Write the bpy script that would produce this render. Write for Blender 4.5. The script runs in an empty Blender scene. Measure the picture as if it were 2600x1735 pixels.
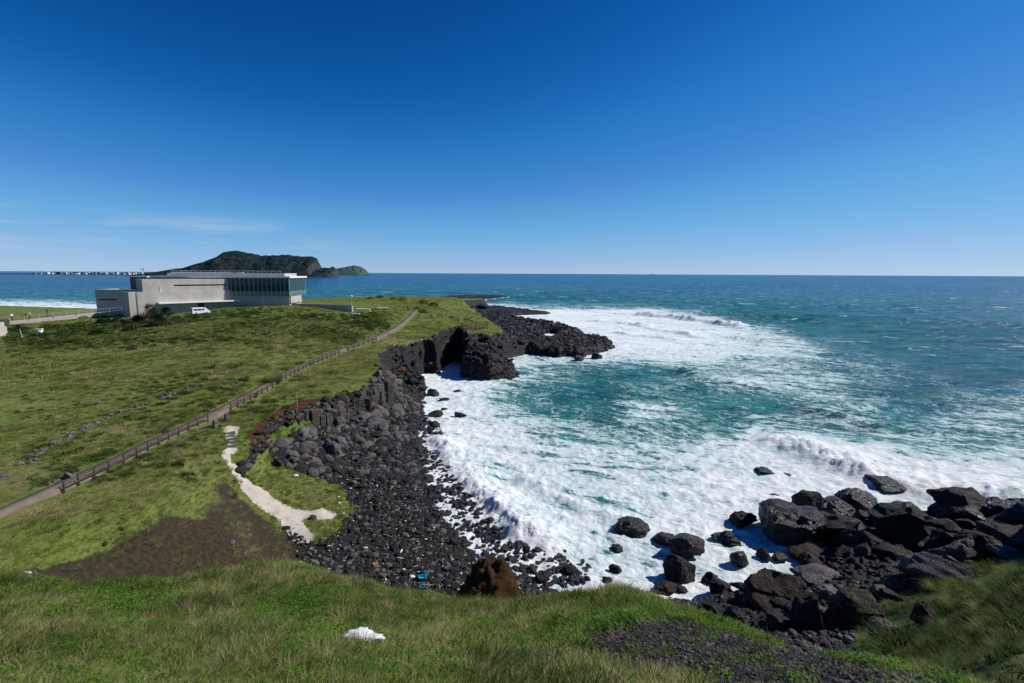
import bpy, bmesh, math, random
import numpy as np
from mathutils import Vector, Matrix
R = math.radians
random.seed(7); rng = np.random.default_rng(7)
scene = bpy.context.scene
# ------------------------------------------------------------------ camera
F_PX = 1250.0; CX = 1300.0; CY = 867.5; H = 28.0
PITCH = R(7.88); ROLL = R(0.29)
cam_d = bpy.data.cameras.new("camera"); cam = bpy.data.objects.new("camera", cam_d)
scene.collection.objects.link(cam)
cam_d.sensor_width = 36.0; cam_d.lens = 36.0*F_PX/2600.0
cam_d.clip_start = 0.05; cam_d.clip_end = 90000.0
CM = Matrix.Rotation(math.pi/2-PITCH, 4, 'X') @ Matrix.Rotation(ROLL, 4, 'Z')
cam.matrix_world = Matrix.Translation((0, 0, H)) @ CM
scene.camera = cam
# ------------------------------------------------------------------ light
SUN_AZ = R(78); SUN_EL = R(41)
sdir = Vector((math.sin(SUN_AZ)*math.cos(SUN_EL), math.cos(SUN_AZ)*math.cos(SUN_EL), math.sin(SUN_EL)))
sun_d = bpy.data.lights.new("sun", 'SUN'); sun_d.energy = 5.0; sun_d.angle = R(0.53); sun_d.color = (1.0, 0.955, 0.89)
sun = bpy.data.objects.new("sun", sun_d); sun.rotation_euler = sdir.to_track_quat('Z', 'Y').to_euler()
sun.location = (60, 20, 80); scene.collection.objects.link(sun)
world = bpy.data.worlds.new("World"); scene.world = world; world.use_nodes = True
wn = world.node_tree; wn.nodes.clear()
w_out = wn.nodes.new('ShaderNodeOutputWorld'); w_bg = wn.nodes.new('ShaderNodeBackground')
w_sky = wn.nodes.new('ShaderNodeTexSky'); w_sky.sky_type = 'NISHITA'; w_sky.sun_disc = False
w_sky.sun_elevation = SUN_EL; w_sky.sun_rotation = SUN_AZ
w_sky.altitude = 0; w_sky.air_density = 0.6; w_sky.dust_density = 0.0; w_sky.ozone_density = 2.0
w_bg.inputs['Strength'].default_value = 0.1
w_sc = wn.nodes.new('ShaderNodeVectorMath'); w_sc.operation = 'SCALE'; w_sc.inputs['Scale'].default_value = 0.1
wn.links.new(w_sky.outputs[0], w_sc.inputs[0])
w_cur = wn.nodes.new('ShaderNodeRGBCurve')            # deep saturated blue of a clear, polarised sky
for ci, pts in enumerate([[(0, 0), (.09, .004), (.138, .028), (.19, .07), (.254, .118), (.40, .215), (.638, .35), (1, .48)],
                          [(0, 0), (.10, .042), (.159, .092), (.238, .196), (.30, .25), (.413, .375), (.753, .525), (1, .61)],
                          [(0, 0), (.2, .2), (.314, .36), (.434, .55), (.631, .71), (.74, .76), (1, .84)]]):
    cv = w_cur.mapping.curves[ci]
    while len(cv.points) < len(pts): cv.points.new(0.5, 0.5)
    for p, (x, y) in zip(cv.points, pts): p.location = (x, y); p.handle_type = 'AUTO_CLAMPED'
w_cur.mapping.update(); wn.links.new(w_sc.outputs[0], w_cur.inputs['Color'])
w_hsv = wn.nodes.new('ShaderNodeVectorMath'); w_hsv.operation = 'SCALE'; w_hsv.inputs['Scale'].default_value = 10.0
wn.links.new(w_cur.outputs[0], w_hsv.inputs[0])
# thin cloud wisps low over the horizon
w_tc = wn.nodes.new('ShaderNodeTexCoord'); w_sep = wn.nodes.new('ShaderNodeSeparateXYZ')
wn.links.new(w_tc.outputs['Generated'], w_sep.inputs[0])
w_map = wn.nodes.new('ShaderNodeMapping'); w_map.inputs['Scale'].default_value = (3.2, 3.2, 34.0)
w_map.inputs['Rotation'].default_value = (0.0, R(2.5), 0.0)
wn.links.new(w_tc.outputs['Generated'], w_map.inputs[0])
w_noi = wn.nodes.new('ShaderNodeTexNoise'); w_noi.inputs['Scale'].default_value = 1.7
w_noi.inputs['Detail'].default_value = 7; w_noi.inputs['Roughness'].default_value = 0.55
wn.links.new(w_map.outputs[0], w_noi.inputs['Vector'])
w_r1 = wn.nodes.new('ShaderNodeMapRange'); w_r1.inputs[1].default_value = 0.47; w_r1.inputs[2].default_value = 0.66
w_r1.inputs[3].default_value = 0.0; w_r1.inputs[4].default_value = 0.62
wn.links.new(w_noi.outputs[0], w_r1.inputs[0])
w_cr = wn.nodes.new('ShaderNodeValToRGB')
el = w_cr.color_ramp.elements; el[0].position = 0.022; el[0].color = (0, 0, 0, 1); el[1].position = 0.045; el[1].color = (1, 1, 1, 1)
e = el.new(0.07); e.color = (1, 1, 1, 1); e = el.new(0.098); e.color = (0, 0, 0, 1)
wn.links.new(w_sep.outputs['Z'], w_cr.inputs[0])
w_mul = wn.nodes.new('ShaderNodeMath'); w_mul.operation = 'MULTIPLY'
w_lx = wn.nodes.new('ShaderNodeMapRange'); w_lx.inputs[1].default_value = -0.30; w_lx.inputs[2].default_value = -0.52; w_lx.inputs[3].default_value = 0.12; w_lx.inputs[4].default_value = 1.0
wn.links.new(w_sep.outputs['X'], w_lx.inputs[0]); w_m0 = wn.nodes.new('ShaderNodeMath'); w_m0.operation = 'MULTIPLY'
wn.links.new(w_r1.outputs[0], w_m0.inputs[0]); wn.links.new(w_lx.outputs[0], w_m0.inputs[1]); wn.links.new(w_m0.outputs[0], w_mul.inputs[0]); wn.links.new(w_cr.outputs[0], w_mul.inputs[1])
w_mix = wn.nodes.new('ShaderNodeMix'); w_mix.data_type = 'RGBA'
w_mix.inputs[7].default_value = (4.6, 5.6, 7.2, 1)
wn.links.new(w_mul.outputs[0], w_mix.inputs[0]); wn.links.new(w_hsv.outputs[0], w_mix.inputs[6])
wn.links.new(w_mix.outputs[2], w_bg.inputs['Color']); wn.links.new(w_bg.outputs[0], w_out.inputs[0])
vs = scene.view_settings
vs.view_transform = 'Standard'; vs.look = 'None'; vs.exposure = 0.0; vs.gamma = 1.0; vs.use_curve_mapping = False
try:
    scene.cycles.max_bounces = 6; scene.cycles.diffuse_bounces = 2; scene.cycles.transparent_max_bounces = 8
except Exception: pass
# ------------------------------------------------------------------ pixel <-> world
RM = np.array(CM.to_3x3())
CAM = np.array([0, 0, H])
def ray(u, v):
    d = np.stack([(np.asarray(u, float)-CX)/F_PX, -(np.asarray(v, float)-CY)/F_PX, -np.ones_like(np.asarray(u, float))], -1)
    return d @ RM.T
def P(u, v, z=0.0):                     # pixel + height above the sea -> point
    d = ray(u, v); t = (z-H)/d[..., 2]
    return CAM + d*t[..., None]
def PY(u, v, Y):                        # pixel + distance ahead -> point
    d = ray(u, v); return CAM + d*(Y/d[..., 1])[..., None]
def PR(u, v, r):                        # pixel + ground distance -> point
    d = ray(u, v); return CAM + d*(r/np.hypot(d[..., 0], d[..., 1]))[..., None]
def project(p):
    q = (np.asarray(p, float)-CAM) @ RM
    w = np.maximum(-q[..., 2], 1e-3)
    return CX + F_PX*q[..., 0]/w, CY - F_PX*q[..., 1]/w
# ------------------------------------------------------------------ numpy noise
def _h(ix, iy, iz, s):
    n = (ix.astype(np.int64)*374761393 + iy.astype(np.int64)*668265263 + iz.astype(np.int64)*2147483647 + s*1274126177) & 0xffffffff
    n = ((n ^ (n >> 13))*1274126177) & 0xffffffff
    n = ((n ^ (n >> 16))*2246822519) & 0xffffffff
    return ((n ^ (n >> 15)) & 0xffffff)/float(0xffffff)
def vnoise(x, y, s=0):
    xi = np.floor(x); yi = np.floor(y); fx = x-xi; fy = y-yi
    fx = fx*fx*fx*(fx*(fx*6-15)+10); fy = fy*fy*fy*(fy*(fy*6-15)+10); z = np.zeros_like(xi)
    a = _h(xi, yi, z, s); b = _h(xi+1, yi, z, s); c = _h(xi, yi+1, z, s); d = _h(xi+1, yi+1, z, s)
    return (a*(1-fx)+b*fx)*(1-fy)+(c*(1-fx)+d*fx)*fy
def fbm(x, y, o=4, s=0, g=0.5):
    r = 0; a = 1; t = 0
    for i in range(o):
        r = r + a*(vnoise(x*2**i+i*17.3, y*2**i-i*9.1, s+i)*2-1); t += a; a *= g
    return r/t
def vnoise3(p, s=0):
    i = np.floor(p); f = p-i; f = f*f*(3-2*f); r = 0
    for dx in (0, 1):
        for dy in (0, 1):
            for dz in (0, 1):
                w = (f[:, 0] if dx else 1-f[:, 0])*(f[:, 1] if dy else 1-f[:, 1])*(f[:, 2] if dz else 1-f[:, 2])
                r = r + w*_h(i[:, 0]+dx, i[:, 1]+dy, i[:, 2]+dz, s)
    return r*2-1
def fbm3(p, o=4, s=0):
    r = 0; a = 1
    for i in range(o):
        r = r + a*vnoise3(p*2**i+i*7.7, s+i); a *= 0.5
    return r
def sstep(a, b, x):
    t = np.clip((x-a)/(b-a), 0, 1); return t*t*(3-2*t)
def sdf(px, py, poly):                  # signed distance, positive inside
    poly = np.asarray(poly, float); d = np.full(px.shape, 1e18); ins = np.zeros(px.shape, bool)
    n = len(poly)
    for i in range(n):
        ax, ay = poly[i]; bx, by = poly[(i+1) % n]
        ex, ey = bx-ax, by-ay; wx, wy = px-ax, py-ay
        t = np.clip((wx*ex+wy*ey)/(ex*ex+ey*ey+1e-12), 0, 1)
        d = np.minimum(d, (wx-ex*t)**2+(wy-ey*t)**2)
        if ay != by:
            c = ((ay > py) != (by > py)) & (px < ex*(py-ay)/(by-ay)+ax)
            ins ^= c
    d = np.sqrt(d); return np.where(ins, d, -d)
def polydist(px, py, line):             # distance to an open line, parameter (0..1), side
    line = np.asarray(line, float); best = np.full(px.shape, 1e18); par = np.zeros(px.shape); side = np.zeros(px.shape)
    L = np.r_[0, np.cumsum(np.hypot(*np.diff(line, axis=0).T))]
    for i in range(len(line)-1):
        ax, ay = line[i]; ex, ey = line[i+1]-line[i]; wx, wy = px-ax, py-ay
        t = np.clip((wx*ex+wy*ey)/(ex*ex+ey*ey), 0, 1)
        dd = (wx-ex*t)**2+(wy-ey*t)**2; m = dd < best
        best = np.where(m, dd, best); par = np.where(m, (L[i]+t*(L[i+1]-L[i]))/L[-1], par)
        side = np.where(m, np.sign(ex*wy-ey*wx), side)
    return np.sqrt(best), par, side
class RBF:
    def __init__(s, pts, reg=2e-3):
        pts = np.asarray(pts, float); s.c = s.tr(pts[:, 0], pts[:, 1]); n = len(pts)
        A = s.k(s.c, s.c)+reg*np.eye(n); Q = np.c_[np.ones(n), s.c]
        M = np.block([[A, Q], [Q.T, np.zeros((3, 3))]])
        s.w = np.linalg.solve(M, np.r_[pts[:, 2], 0, 0, 0])
    def tr(s, x, y): return np.stack([np.arctan2(x, y)*1.5, np.log(np.maximum(np.hypot(x, y), 0.5))], -1)
    def k(s, a, b):
        d2 = ((a[:, None, :]-b[None])**2).sum(-1); return 0.5*d2*np.log(d2+1e-12)
    def __call__(s, x, y):
        q = s.tr(x.ravel(), y.ravel()); out = np.empty(len(q)); n = len(s.c)
        for i in range(0, len(q), 40000):
            b = q[i:i+40000]; out[i:i+40000] = s.k(b, s.c) @ s.w[:n] + s.w[n] + b @ s.w[n+1:]
        return out.reshape(x.shape)
# ------------------------------------------------------------------ terrain
def ctl(lst): return [(p[0], p[1], z) for u, v, z in lst for p in [P(u, v, z)]]
UP = ctl([(0,1310,11.6),(160,1255,10.6),(300,1185,10.0),(440,1110,9.6),(545,1062,9.3),(680,985,9.4),(780,930,9.6),(870,895,10.0),
 (960,860,10.6),(1020,825,12),(1055,792,14),
 (330,803,15.0),(510,800,15.4),(420,806,15.2),(600,790,16.4),(680,785,16.8),(740,797,15.6),(890,803,15.0),(200,818,14.3),(60,835,13.8),(-150,850,13.5),
 (60,875,13.2),(300,870,13.6),(600,860,13.6),(800,850,13.0),(0,960,11.8),(300,960,11.6),(600,930,11.6),(760,890,11.2),
 (150,1050,10.6),(400,1010,10.5),(560,990,10.3),(0,1130,10.6),(200,1140,10.2),(-200,1250,12),(-200,1100,11.5),
 (780,760,16.5),(900,756,16.8),(1000,752,16.8),(1060,766,15.6),(1000,790,14.2),(930,790,15.0),(1130,795,12.4),(1170,815,11.4),(1220,830,10.6),
 (1160,838,10.6),(1100,845,10.2),(1060,858,9.6),(1190,840,10.6),(1265,838,9.6),(985,880,9.6),(950,905,9.4),(940,935,8.8),(900,990,8.3),(830,1010,8.4),(770,1035,8.2),(700,1060,8.3),
 (665,1100,8.0),(645,1160,7.2),(700,1010,8.8),(850,950,9.2),
 (570,1085,9.1),(580,1150,7.9),(600,1200,6.5),(660,1270,4.6),(740,1330,3.2),(790,1370,2.8),(850,1310,2.6),
 (520,1120,9.2),(480,1180,9.3),(450,1230,9.2),(300,1270,10.2),(540,1230,7.4),(160,1330,11.4),(0,1380,13),
 (400,1370,8.2),(560,1330,6.8),(620,1290,5.6),(660,1390,4.2),(120,1455,9.4),(300,1468,7.6),(500,1460,5.6),(620,1450,4.8),(700,1430,3.6)])
UP += [(-100,330,3),(-200,290,3),(-20,400,8),(40,330,10),(-300,200,12),(-60,500,2),(-150,600,1),(60,520,2),(-40,20,9),(-80,40,14),(0,8,4),(40,8,4),(-150,60,15),(150,50,6),(200,300,3),(-60,300,12),(-100,260,11)]
LO = ctl([(570,1085,9.0),(580,1150,7.8),(610,1200,6.3),(660,1270,4.5),(740,1330,3.1),(790,1370,2.7),(850,1310,2.4),(620,1180,6.6),
 (690,1120,6.0),(690,1180,5.0),(740,1240,3.8),(820,1290,2.8),(640,1230,5.4),
 (740,1100,5.6),(800,1075,5.4),(720,1150,5.4),(860,1060,4.8),(920,1035,4.6),(960,1000,4.4),(990,960,4.6),(1000,915,5.0),(1040,890,4.6),(1075,890,3.6),(960,925,6.0),
 (850,1130,3.6),(900,1200,2.4),(1000,1100,2.2),(1020,1000,2.4),(1050,940,1.6),(950,1300,2.0),(1030,1250,1.3),(1050,1180,1.0),(1040,1080,1.2),(1100,1330,1.0),(1200,1420,1.0),
 (1000,1420,1.9),(880,1400,2.4),(850,1460,2.6),(1000,1500,2.2),(1200,1500,1.8),(1350,1490,1.4),(1500,1500,1.2),(1650,1520,1.6),(1800,1530,2.2),(1900,1560,3.0),(2000,1560,3.0),(2100,1480,2.2),
 (2060,1400,0.9),(2200,1350,0.8),(2300,1420,2.6),(2250,1500,4.0),(2200,1600,5.5),(2300,1600,6.7),(2350,1530,6.4),(2450,1470,6.6),(2450,1560,9.6),(2560,1410,6.0),(2600,1480,10.0),(2600,1600,13.5),(2500,1680,12.6),(2400,1640,9.8),(2700,1350,5.0),
 (2800,1450,14),(2900,1600,19),(2750,1700,17.5),
 (1300,830,3.4),(1260,870,4.2),(1330,860,3.2),(1400,865,3.4),(1450,880,3.0),(1520,885,2.2),(1300,890,4.6),(1250,900,6.0),(1240,925,4.5),(1270,950,2.0),(1210,940,6),(1200,800,4.4),(1250,795,2.6),(1350,793,1.4),(1400,835,2.4),(1170,785,5.0),(1215,780,3.6),
 (1480,870,3.0),(1200,860,8)])
LO += [(0,8,4),(20,10,4),(60,10,10),(-40,15,5),(-60,300,4),(-200,300,2),(0,600,1),(300,300,1),(120,20,15),(-200,100,8),(200,100,2)]
rbfU = RBF(UP); rbfL = RBF(LO)
def xy(lst): return [tuple(P(u, v, z)[:2]) for u, v, z in lst]
POLY_U = xy([(720,1400,3.2),(640,1255,5.0),(604,1205,6.4),(632,1165,7.3),(655,1120,7.9),(700,1066,8.2),(770,1038,8.2),(830,1020,8.4),(905,998,8.3),(960,972,8.5),(985,945,8.8),
 (965,922,9.0),(955,905,9.4),(985,882,9.6),(1050,868,9.6),(1090,872,9.6),(1120,880,9.8),(1138,862,10.2),(1175,848,10.6),(1215,842,10.6),(1245,848,10.2),(1285,842,9.6),(1275,832,9.6),(1245,818,9.8),(1205,800,9.6),(1170,782,9.2),(1130,772,9)])
POLY_U += [(-20,420),(-60,520),(-200,450),(-600,400),(-600,-60),(-60,-20),(-10,15)]
POLY_C = xy([(2900,1330,0),(2600,1285,0),(2450,1290,0),(2250,1292,0),(2090,1330,0),(1985,1395,0),(1985,1445,0),(1900,1478,0),(1800,1482,0),(1700,1492,0),(1600,1492,0),(1500,1480,0),(1400,1462,0),
 (1310,1405,0),(1240,1362,0),(1180,1300,0),(1145,1230,0),(1115,1170,0),(1095,1100,0),(1085,1040,0),(1078,985,0),(1062,955,0),(1085,945,0),(1112,948,0),(1130,925,0),(1160,915,0),(1176,930,0),(1172,958,0),(1195,964,0),
 (1240,966,0),(1300,963,0),(1313,955,0),(1294,945,0),(1272,925,0),(1292,910,0),(1340,900,0),(1390,905,0),(1420,910,0),(1480,906,0),(1530,896,0),(1562,886,0),(1540,872,0),
 (1500,860,0),(1452,848,0),(1486,844,0),(1440,831,0),(1400,826,0),(1350,816,0),(1300,811,0),(1285,806,0),(1330,801,0),(1395,800,0),(1405,795,0),(1330,788,0),(1245,784,0),(1205,775,0),(1155,771,0)])
POLY_C += [(0,600),(-60,640),(-140,430),(-230,345),(-330,330),(-700,330),(-700,-80),(160,-80),(160,30)]
POOLS = [xy([(1355,852,0),(1400,846,0),(1425,856,0),(1410,866,0),(1388,868,0)]), xy([(1310,823,0),(1345,824,0),(1350,829,0),(1315,829,0)])]
CREST = [(-400,1450,17),(0,1462,15.5),(200,1484,14.5),(400,1478,14),(600,1458,14.2),(690,1442,14.5),(760,1447,14),(850,1484,12.8),(1000,1509,12.2),(1180,1532,11.6),(1320,1537,11.6),(1450,1522,12),(1555,1497,12.8),(1650,1513,12.2),
 (1800,1567,11.2),(2000,1628,10.2),(2200,1670,9.4),(2400,1716,8.8),(2600,1772,8.4),(2800,1830,8)]
_c = np.array([[math.atan2(p[0], p[1]), r, p[2]] for u, v, r in CREST for p in [PR(u, v, r)]])
_b = np.array([[math.atan2(p[0], p[1]), r, p[2]] for u, v, r in [(-300,1735,9),(0,1735,8.4),(650,1735,7.2),(1300,1735,6.7),(1950,1735,6.6),(2500,1735,6.8)] for p in [PR(u, v, r)]])
def hill(x, y):
    r = np.hypot(x, y); th = np.arctan2(x, y)
    rc = np.interp(th, _c[:, 0], _c[:, 1]); zc = np.interp(th, _c[:, 0], _c[:, 2])
    rb = np.interp(th, _b[:, 0], _b[:, 1]); zb = np.interp(th, _b[:, 0], _b[:, 2]); z0 = H-1.65
    rb = np.minimum(rb, rc*0.74)
    q = z0*(r-rb)*(r-rc)/(rb*rc)+zb*r*(r-rc)/(rb*(rb-rc))+zc*r*(r-rb)/(rc*(rc-rb))
    e = np.maximum(r-rc, 0); sl = (H-zc)/rc
    o = zc-(sl+0.02)*e-0.035*np.minimum(e, 6)**2-0.42*np.maximum(e-6, 0)
    front = np.where(r < rc, q, o)
    back = z0-0.05*r
    k = sstep(R(75), R(110), np.abs(th))
    return front*(1-k)+back*k
def terrain(x, y):
    far = np.hypot(x, y)
    wob = fbm(x*0.22, y*0.22, 3, 5)*0.9 + fbm(x*0.9, y*0.9, 2, 8)*0.35
    sU = sdf(x, y, POLY_U)+wob*np.where(far > 110, 1.6, 0.7)
    sC = sdf(x, y, POLY_C)+wob*np.where(far > 115, 1.3, 0.8)
    u = rbfU(x, y); l = np.minimum(rbfL(x, y), 16)
    wU = 1.0+sstep(110, 230, far)*7
    low = l+fbm(x*0.5, y*0.5, 3, 21)*0.25
    # broken lava on the headland and the reefs
    lava = sstep(105, 122, far)*sstep(-70, -20, x)
    low = low+lava*(fbm(x*0.16, y*0.16, 4, 31, 0.62)*1.6+np.abs(fbm(x*0.45, y*0.45, 3, 35))*1.0-0.2)
    k = sstep(-wU, wU*0.4, sU)
    z = low+(np.maximum(u, low*0+0.5)-low)*k
    wC = np.where(far > 112, 1.6+sstep(150, 400, far)*3, 6.5)
    z = -3+(z+3)*sstep(-wC, wC*0.7, sC-wC*0.25)
    for pl in POOLS: z = np.where(sdf(x, y, pl) > -0.8, np.minimum(z, -0.4), z)
    bl = x-(1.11*y+3.0)                # unseen steep bluff outside the view, added to shade the right slope
    z = np.maximum(z, np.where((y > 12) & (x > 0), 6+(14.0+4*fbm(x*0.16, y*0.16, 3, 47))*sstep(0, 8, bl)*sstep(57, 47, y)*sstep(12, 20, y)-10*sstep(0, -3, bl)-12*sstep(50, 57, y), -50))
    f = hill(x, y)+fbm(x*0.35, y*0.35, 3, 41)*0.34*sstep(2, 9, far)+fbm(x*1.3, y*1.3, 3, 45)*0.12*sstep(2, 5, far)
    isF = sstep(-0.6, 0.6, f-z)
    z2 = np.maximum(z, f)+0.35*np.exp(-np.abs(f-z)/0.7)*0.5
    return z2, sU, sC, isF, k
# polar grid: fine in the view, coarse behind
TH = np.r_[np.linspace(-180, -66, 30)[:-1], np.linspace(-66, -52, 30)[:-1], np.linspace(-52, 54, 640)[:-1], np.linspace(54, 66, 28)[:-1], np.linspace(66, 180, 30)]
TH = np.radians(TH)
RR = np.r_[np.geomspace(0.6, 30, 250)[:-1], np.geomspace(30, 200, 360)[:-1], np.geomspace(200, 720, 110)]
tt, rr = np.meshgrid(TH, RR, indexing='ij'); GX = rr*np.sin(tt); GY = rr*np.cos(tt)
GZ, GSU, GSC, GF, GK = terrain(GX, GY)
GU, GV = project(np.stack([GX, GY, GZ], -1))
lnR = np.log(RR)
def _gi(x, y):
    th = np.arctan2(x, y); r = np.log(np.clip(np.hypot(x, y), RR[0], RR[-1]*0.999))
    i = np.clip(np.searchsorted(TH, th)-1, 0, len(TH)-2); j = np.clip(np.searchsorted(lnR, r)-1, 0, len(RR)-2)
    return i, j, (th-TH[i])/(TH[i+1]-TH[i]), (r-lnR[j])/(lnR[j+1]-lnR[j])
def gsample(A, x, y):
    x = np.asarray(x, float); y = np.asarray(y, float); i, j, a, b = _gi(x, y)
    return (A[i, j]*(1-a)+A[i+1, j]*a)*(1-b)+(A[i, j+1]*(1-a)+A[i+1, j+1]*a)*b
def ground(x, y): return gsample(GZ, x, y)
_ts = np.geomspace(1.5, 900, 2600)
def hit(u, v, sea=True):                # where the sight line through a pixel meets the ground or the sea
    d = ray(u, v); d = d/np.linalg.norm(d); p = CAM+d*_ts[:, None]
    g = ground(p[:, 0], p[:, 1])
    if sea: g = np.maximum(g, 0.0)
    m = p[:, 2] <= g
    k = int(np.argmax(m)) if m.any() else len(_ts)-1
    q = p[k].copy(); q[2] = g[k]; return q
def depth(p): return float(-((np.asarray(p)-CAM) @ RM)[2])
# ------------------------------------------------------------------ object helpers
COL = scene.collection
def tag(o, label=None, cat=None, group=None, kind=None):
    if label: o['label'] = label
    if cat: o['category'] = cat
    if group: o['group'] = group
    if kind: o['kind'] = kind
    return o
def link(name, me, mat=None, parent=None):
    o = bpy.data.objects.new(name, me)
    if mat is not None and me is not None and len(me.materials) == 0: me.materials.append(mat)
    COL.objects.link(o)
    if parent is not None: o.parent = parent
    return o
def empty(name, loc=(0, 0, 0), rz=0.0, label=None, cat=None, group=None):
    o = bpy.data.objects.new(name, None); COL.objects.link(o); o.location = Vector([float(c) for c in loc]); o.rotation_euler = (0, 0, rz)
    o.empty_display_size = 0.3
    return tag(o, label, cat, group)
def mesh_np(name, V, Fq, smooth=False):   # V (n,3), Fq (m,k) of one face size
    V = np.asarray(V, np.float32); Fq = np.asarray(Fq, np.int32); me = bpy.data.meshes.new(name)
    me.vertices.add(len(V)); me.vertices.foreach_set('co', V.ravel())
    k = Fq.shape[1]; me.loops.add(Fq.size); me.loops.foreach_set('vertex_index', Fq.ravel())
    me.polygons.add(len(Fq)); me.polygons.foreach_set('loop_start', np.arange(len(Fq), dtype=np.int32)*k)
    me.polygons.foreach_set('loop_total', np.full(len(Fq), k, np.int32))
    me.polygons.foreach_set('use_smooth', np.full(len(Fq), smooth, bool))
    me.update(calc_edges=True); return me
def attr(me, name, A):
    a = me.attributes.new(name, 'FLOAT', 'POINT'); a.data.foreach_set('value', np.asarray(A, np.float32).ravel())
def pyd(name, V, Fc, smooth=False):
    me = bpy.data.meshes.new(name); me.from_pydata([tuple(map(float, v)) for v in V], [], [tuple(f) for f in Fc]); me.update()
    if smooth: me.polygons.foreach_set('use_smooth', [True]*len(me.polygons))
    return me
class MB:                                  # collects boxes, bars and prisms into one mesh
    def __init__(s): s.v = []; s.f = []
    def add(s, V, Fc):
        n = len(s.v); s.v += [tuple(map(float, v)) for v in V]; s.f += [tuple(i+n for i in f) for f in Fc]; return s
    def hexa(s, b, t):                     # bottom quad, top quad
        return s.add(list(b)+list(t), [(3, 2, 1, 0), (4, 5, 6, 7), (0, 1, 5, 4), (1, 2, 6, 5), (2, 3, 7, 6), (3, 0, 4, 7)])
    def box(s, x0, x1, y0, y1, z0, z1):
        return s.hexa([(x0, y0, z0), (x1, y0, z0), (x1, y1, z0), (x0, y1, z0)], [(x0, y0, z1), (x1, y0, z1), (x1, y1, z1), (x0, y1, z1)])
    def tube(s, a, b, r0, r1=None, n=6):
        r1 = r0 if r1 is None else r1
        a = Vector([float(c) for c in a]); b = Vector([float(c) for c in b]); d = (b-a).normalized(); q = d.to_track_quat('Z', 'Y'); V = []
        for c, r in ((a, r0), (b, r1)):
            for i in range(n): V.append(c+q @ Vector((math.cos(6.28318*i/n)*r, math.sin(6.28318*i/n)*r, 0)))
        return s.add(V, [tuple(range(n-1, -1, -1)), tuple(range(n, 2*n))]+[(i, (i+1) % n, n+(i+1) % n, n+i) for i in range(n)])
    def build(s, name, mat, parent=None, smooth=False): return link(name, pyd(name, s.v, s.f, smooth), mat, parent)
# ------------------------------------------------------------------ materials
class NT:
    def __init__(s, name):
        s.m = bpy.data.materials.new(name); s.m.use_nodes = True; s.t = s.m.node_tree; s.t.nodes.clear()
        s.out = s.t.nodes.new('ShaderNodeOutputMaterial'); s.co = None
    def n(s, typ, **kw):
        nd = s.t.nodes.new('ShaderNode'+typ)
        for k, v in kw.items():
            if hasattr(nd, k) and not k[0].isupper(): setattr(nd, k, v)
        return nd
    def set(s, nd, key, val):
        i = nd.inputs[key]
        if isinstance(val, bpy.types.NodeSocket): s.t.links.new(val, i)
        else: i.default_value = val
    def pos(s):
        if s.co is None: s.co = s.n('NewGeometry').outputs['Position']
        return s.co
    def objco(s): return s.n('TexCoord').outputs['Object']
    def noise(s, scale, detail=4, rough=0.55, vec=None, stretch=None, dist=0.0, rot=None):
        vec = vec or s.pos()
        if stretch or rot:
            if rot: mr = s.n('Mapping'); s.set(mr, 0, vec); s.set(mr, 'Rotation', rot); vec = mr.outputs[0]
            if stretch: mp = s.n('Mapping'); s.set(mp, 0, vec); s.set(mp, 'Scale', stretch); vec = mp.outputs[0]
        nd = s.n('TexNoise'); s.set(nd, 'Vector', vec); s.set(nd, 'Scale', scale); s.set(nd, 'Detail', detail); s.set(nd, 'Roughness', rough); s.set(nd, 'Distortion', dist)
        return nd.outputs[0]
    def voro(s, scale, vec=None, feature='F1'):
        nd = s.n('TexVoronoi', feature=feature); s.set(nd, 'Vector', vec or s.pos()); s.set(nd, 'Scale', scale); return nd
    def rng(s, x, a, b, c=0.0, d=1.0, smooth=True):
        nd = s.n('MapRange'); nd.interpolation_type = 'SMOOTHSTEP' if smooth else 'LINEAR'
        s.set(nd, 0, x); s.set(nd, 1, a); s.set(nd, 2, b); s.set(nd, 3, c); s.set(nd, 4, d); return nd.outputs[0]
    def math(s, op, a, b=0.0, c=0.0, clamp=False):
        nd = s.n('Math', operation=op); nd.use_clamp = clamp; s.set(nd, 0, a); s.set(nd, 1, b); s.set(nd, 2, c); return nd.outputs[0]
    def mix(s, f, a, b, blend='MIX'):
        nd = s.n('Mix', data_type='RGBA', blend_type=blend); s.set(nd, 0, f)
        for k, v in ((6, a), (7, b)): s.set(nd, k, v if isinstance(v, bpy.types.NodeSocket) else (*v, 1.0))
        return nd.outputs[2]
    def attr(s, name):
        nd = s.n('Attribute'); nd.attribute_name = name; return nd.outputs['Fac']
    def rand(s): return s.n('ObjectInfo').outputs['Random']
    def bump(s, h, strength=0.5, dist=0.1):
        nd = s.n('Bump'); s.set(nd, 'Height', h); s.set(nd, 'Strength', strength); s.set(nd, 'Distance', dist); return nd.outputs[0]
    def pbr(s, col, rough=0.8, normal=None, spec=0.3, metal=0.0, out=True, **kw):
        b = s.n('BsdfPrincipled'); s.set(b, 'Base Color', col if isinstance(col, bpy.types.NodeSocket) else (*col, 1.0)); s.set(b, 'Roughness', rough)
        s.set(b, 'Specular IOR Level', spec); s.set(b, 'Metallic', metal)
        if normal is not None: s.set(b, 'Normal', normal)
        for k, v in kw.items(): s.set(b, k.replace('_', ' '), v)
        if out: s.t.links.new(b.outputs[0], s.out.inputs[0])
        return b.outputs[0]
    def surf(s, sh): s.t.links.new(sh, s.out.inputs[0])
    def mixsh(s, f, a, b):
        nd = s.n('MixShader'); s.set(nd, 0, f); s.set(nd, 1, a); s.set(nd, 2, b); return nd.outputs[0]
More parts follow.
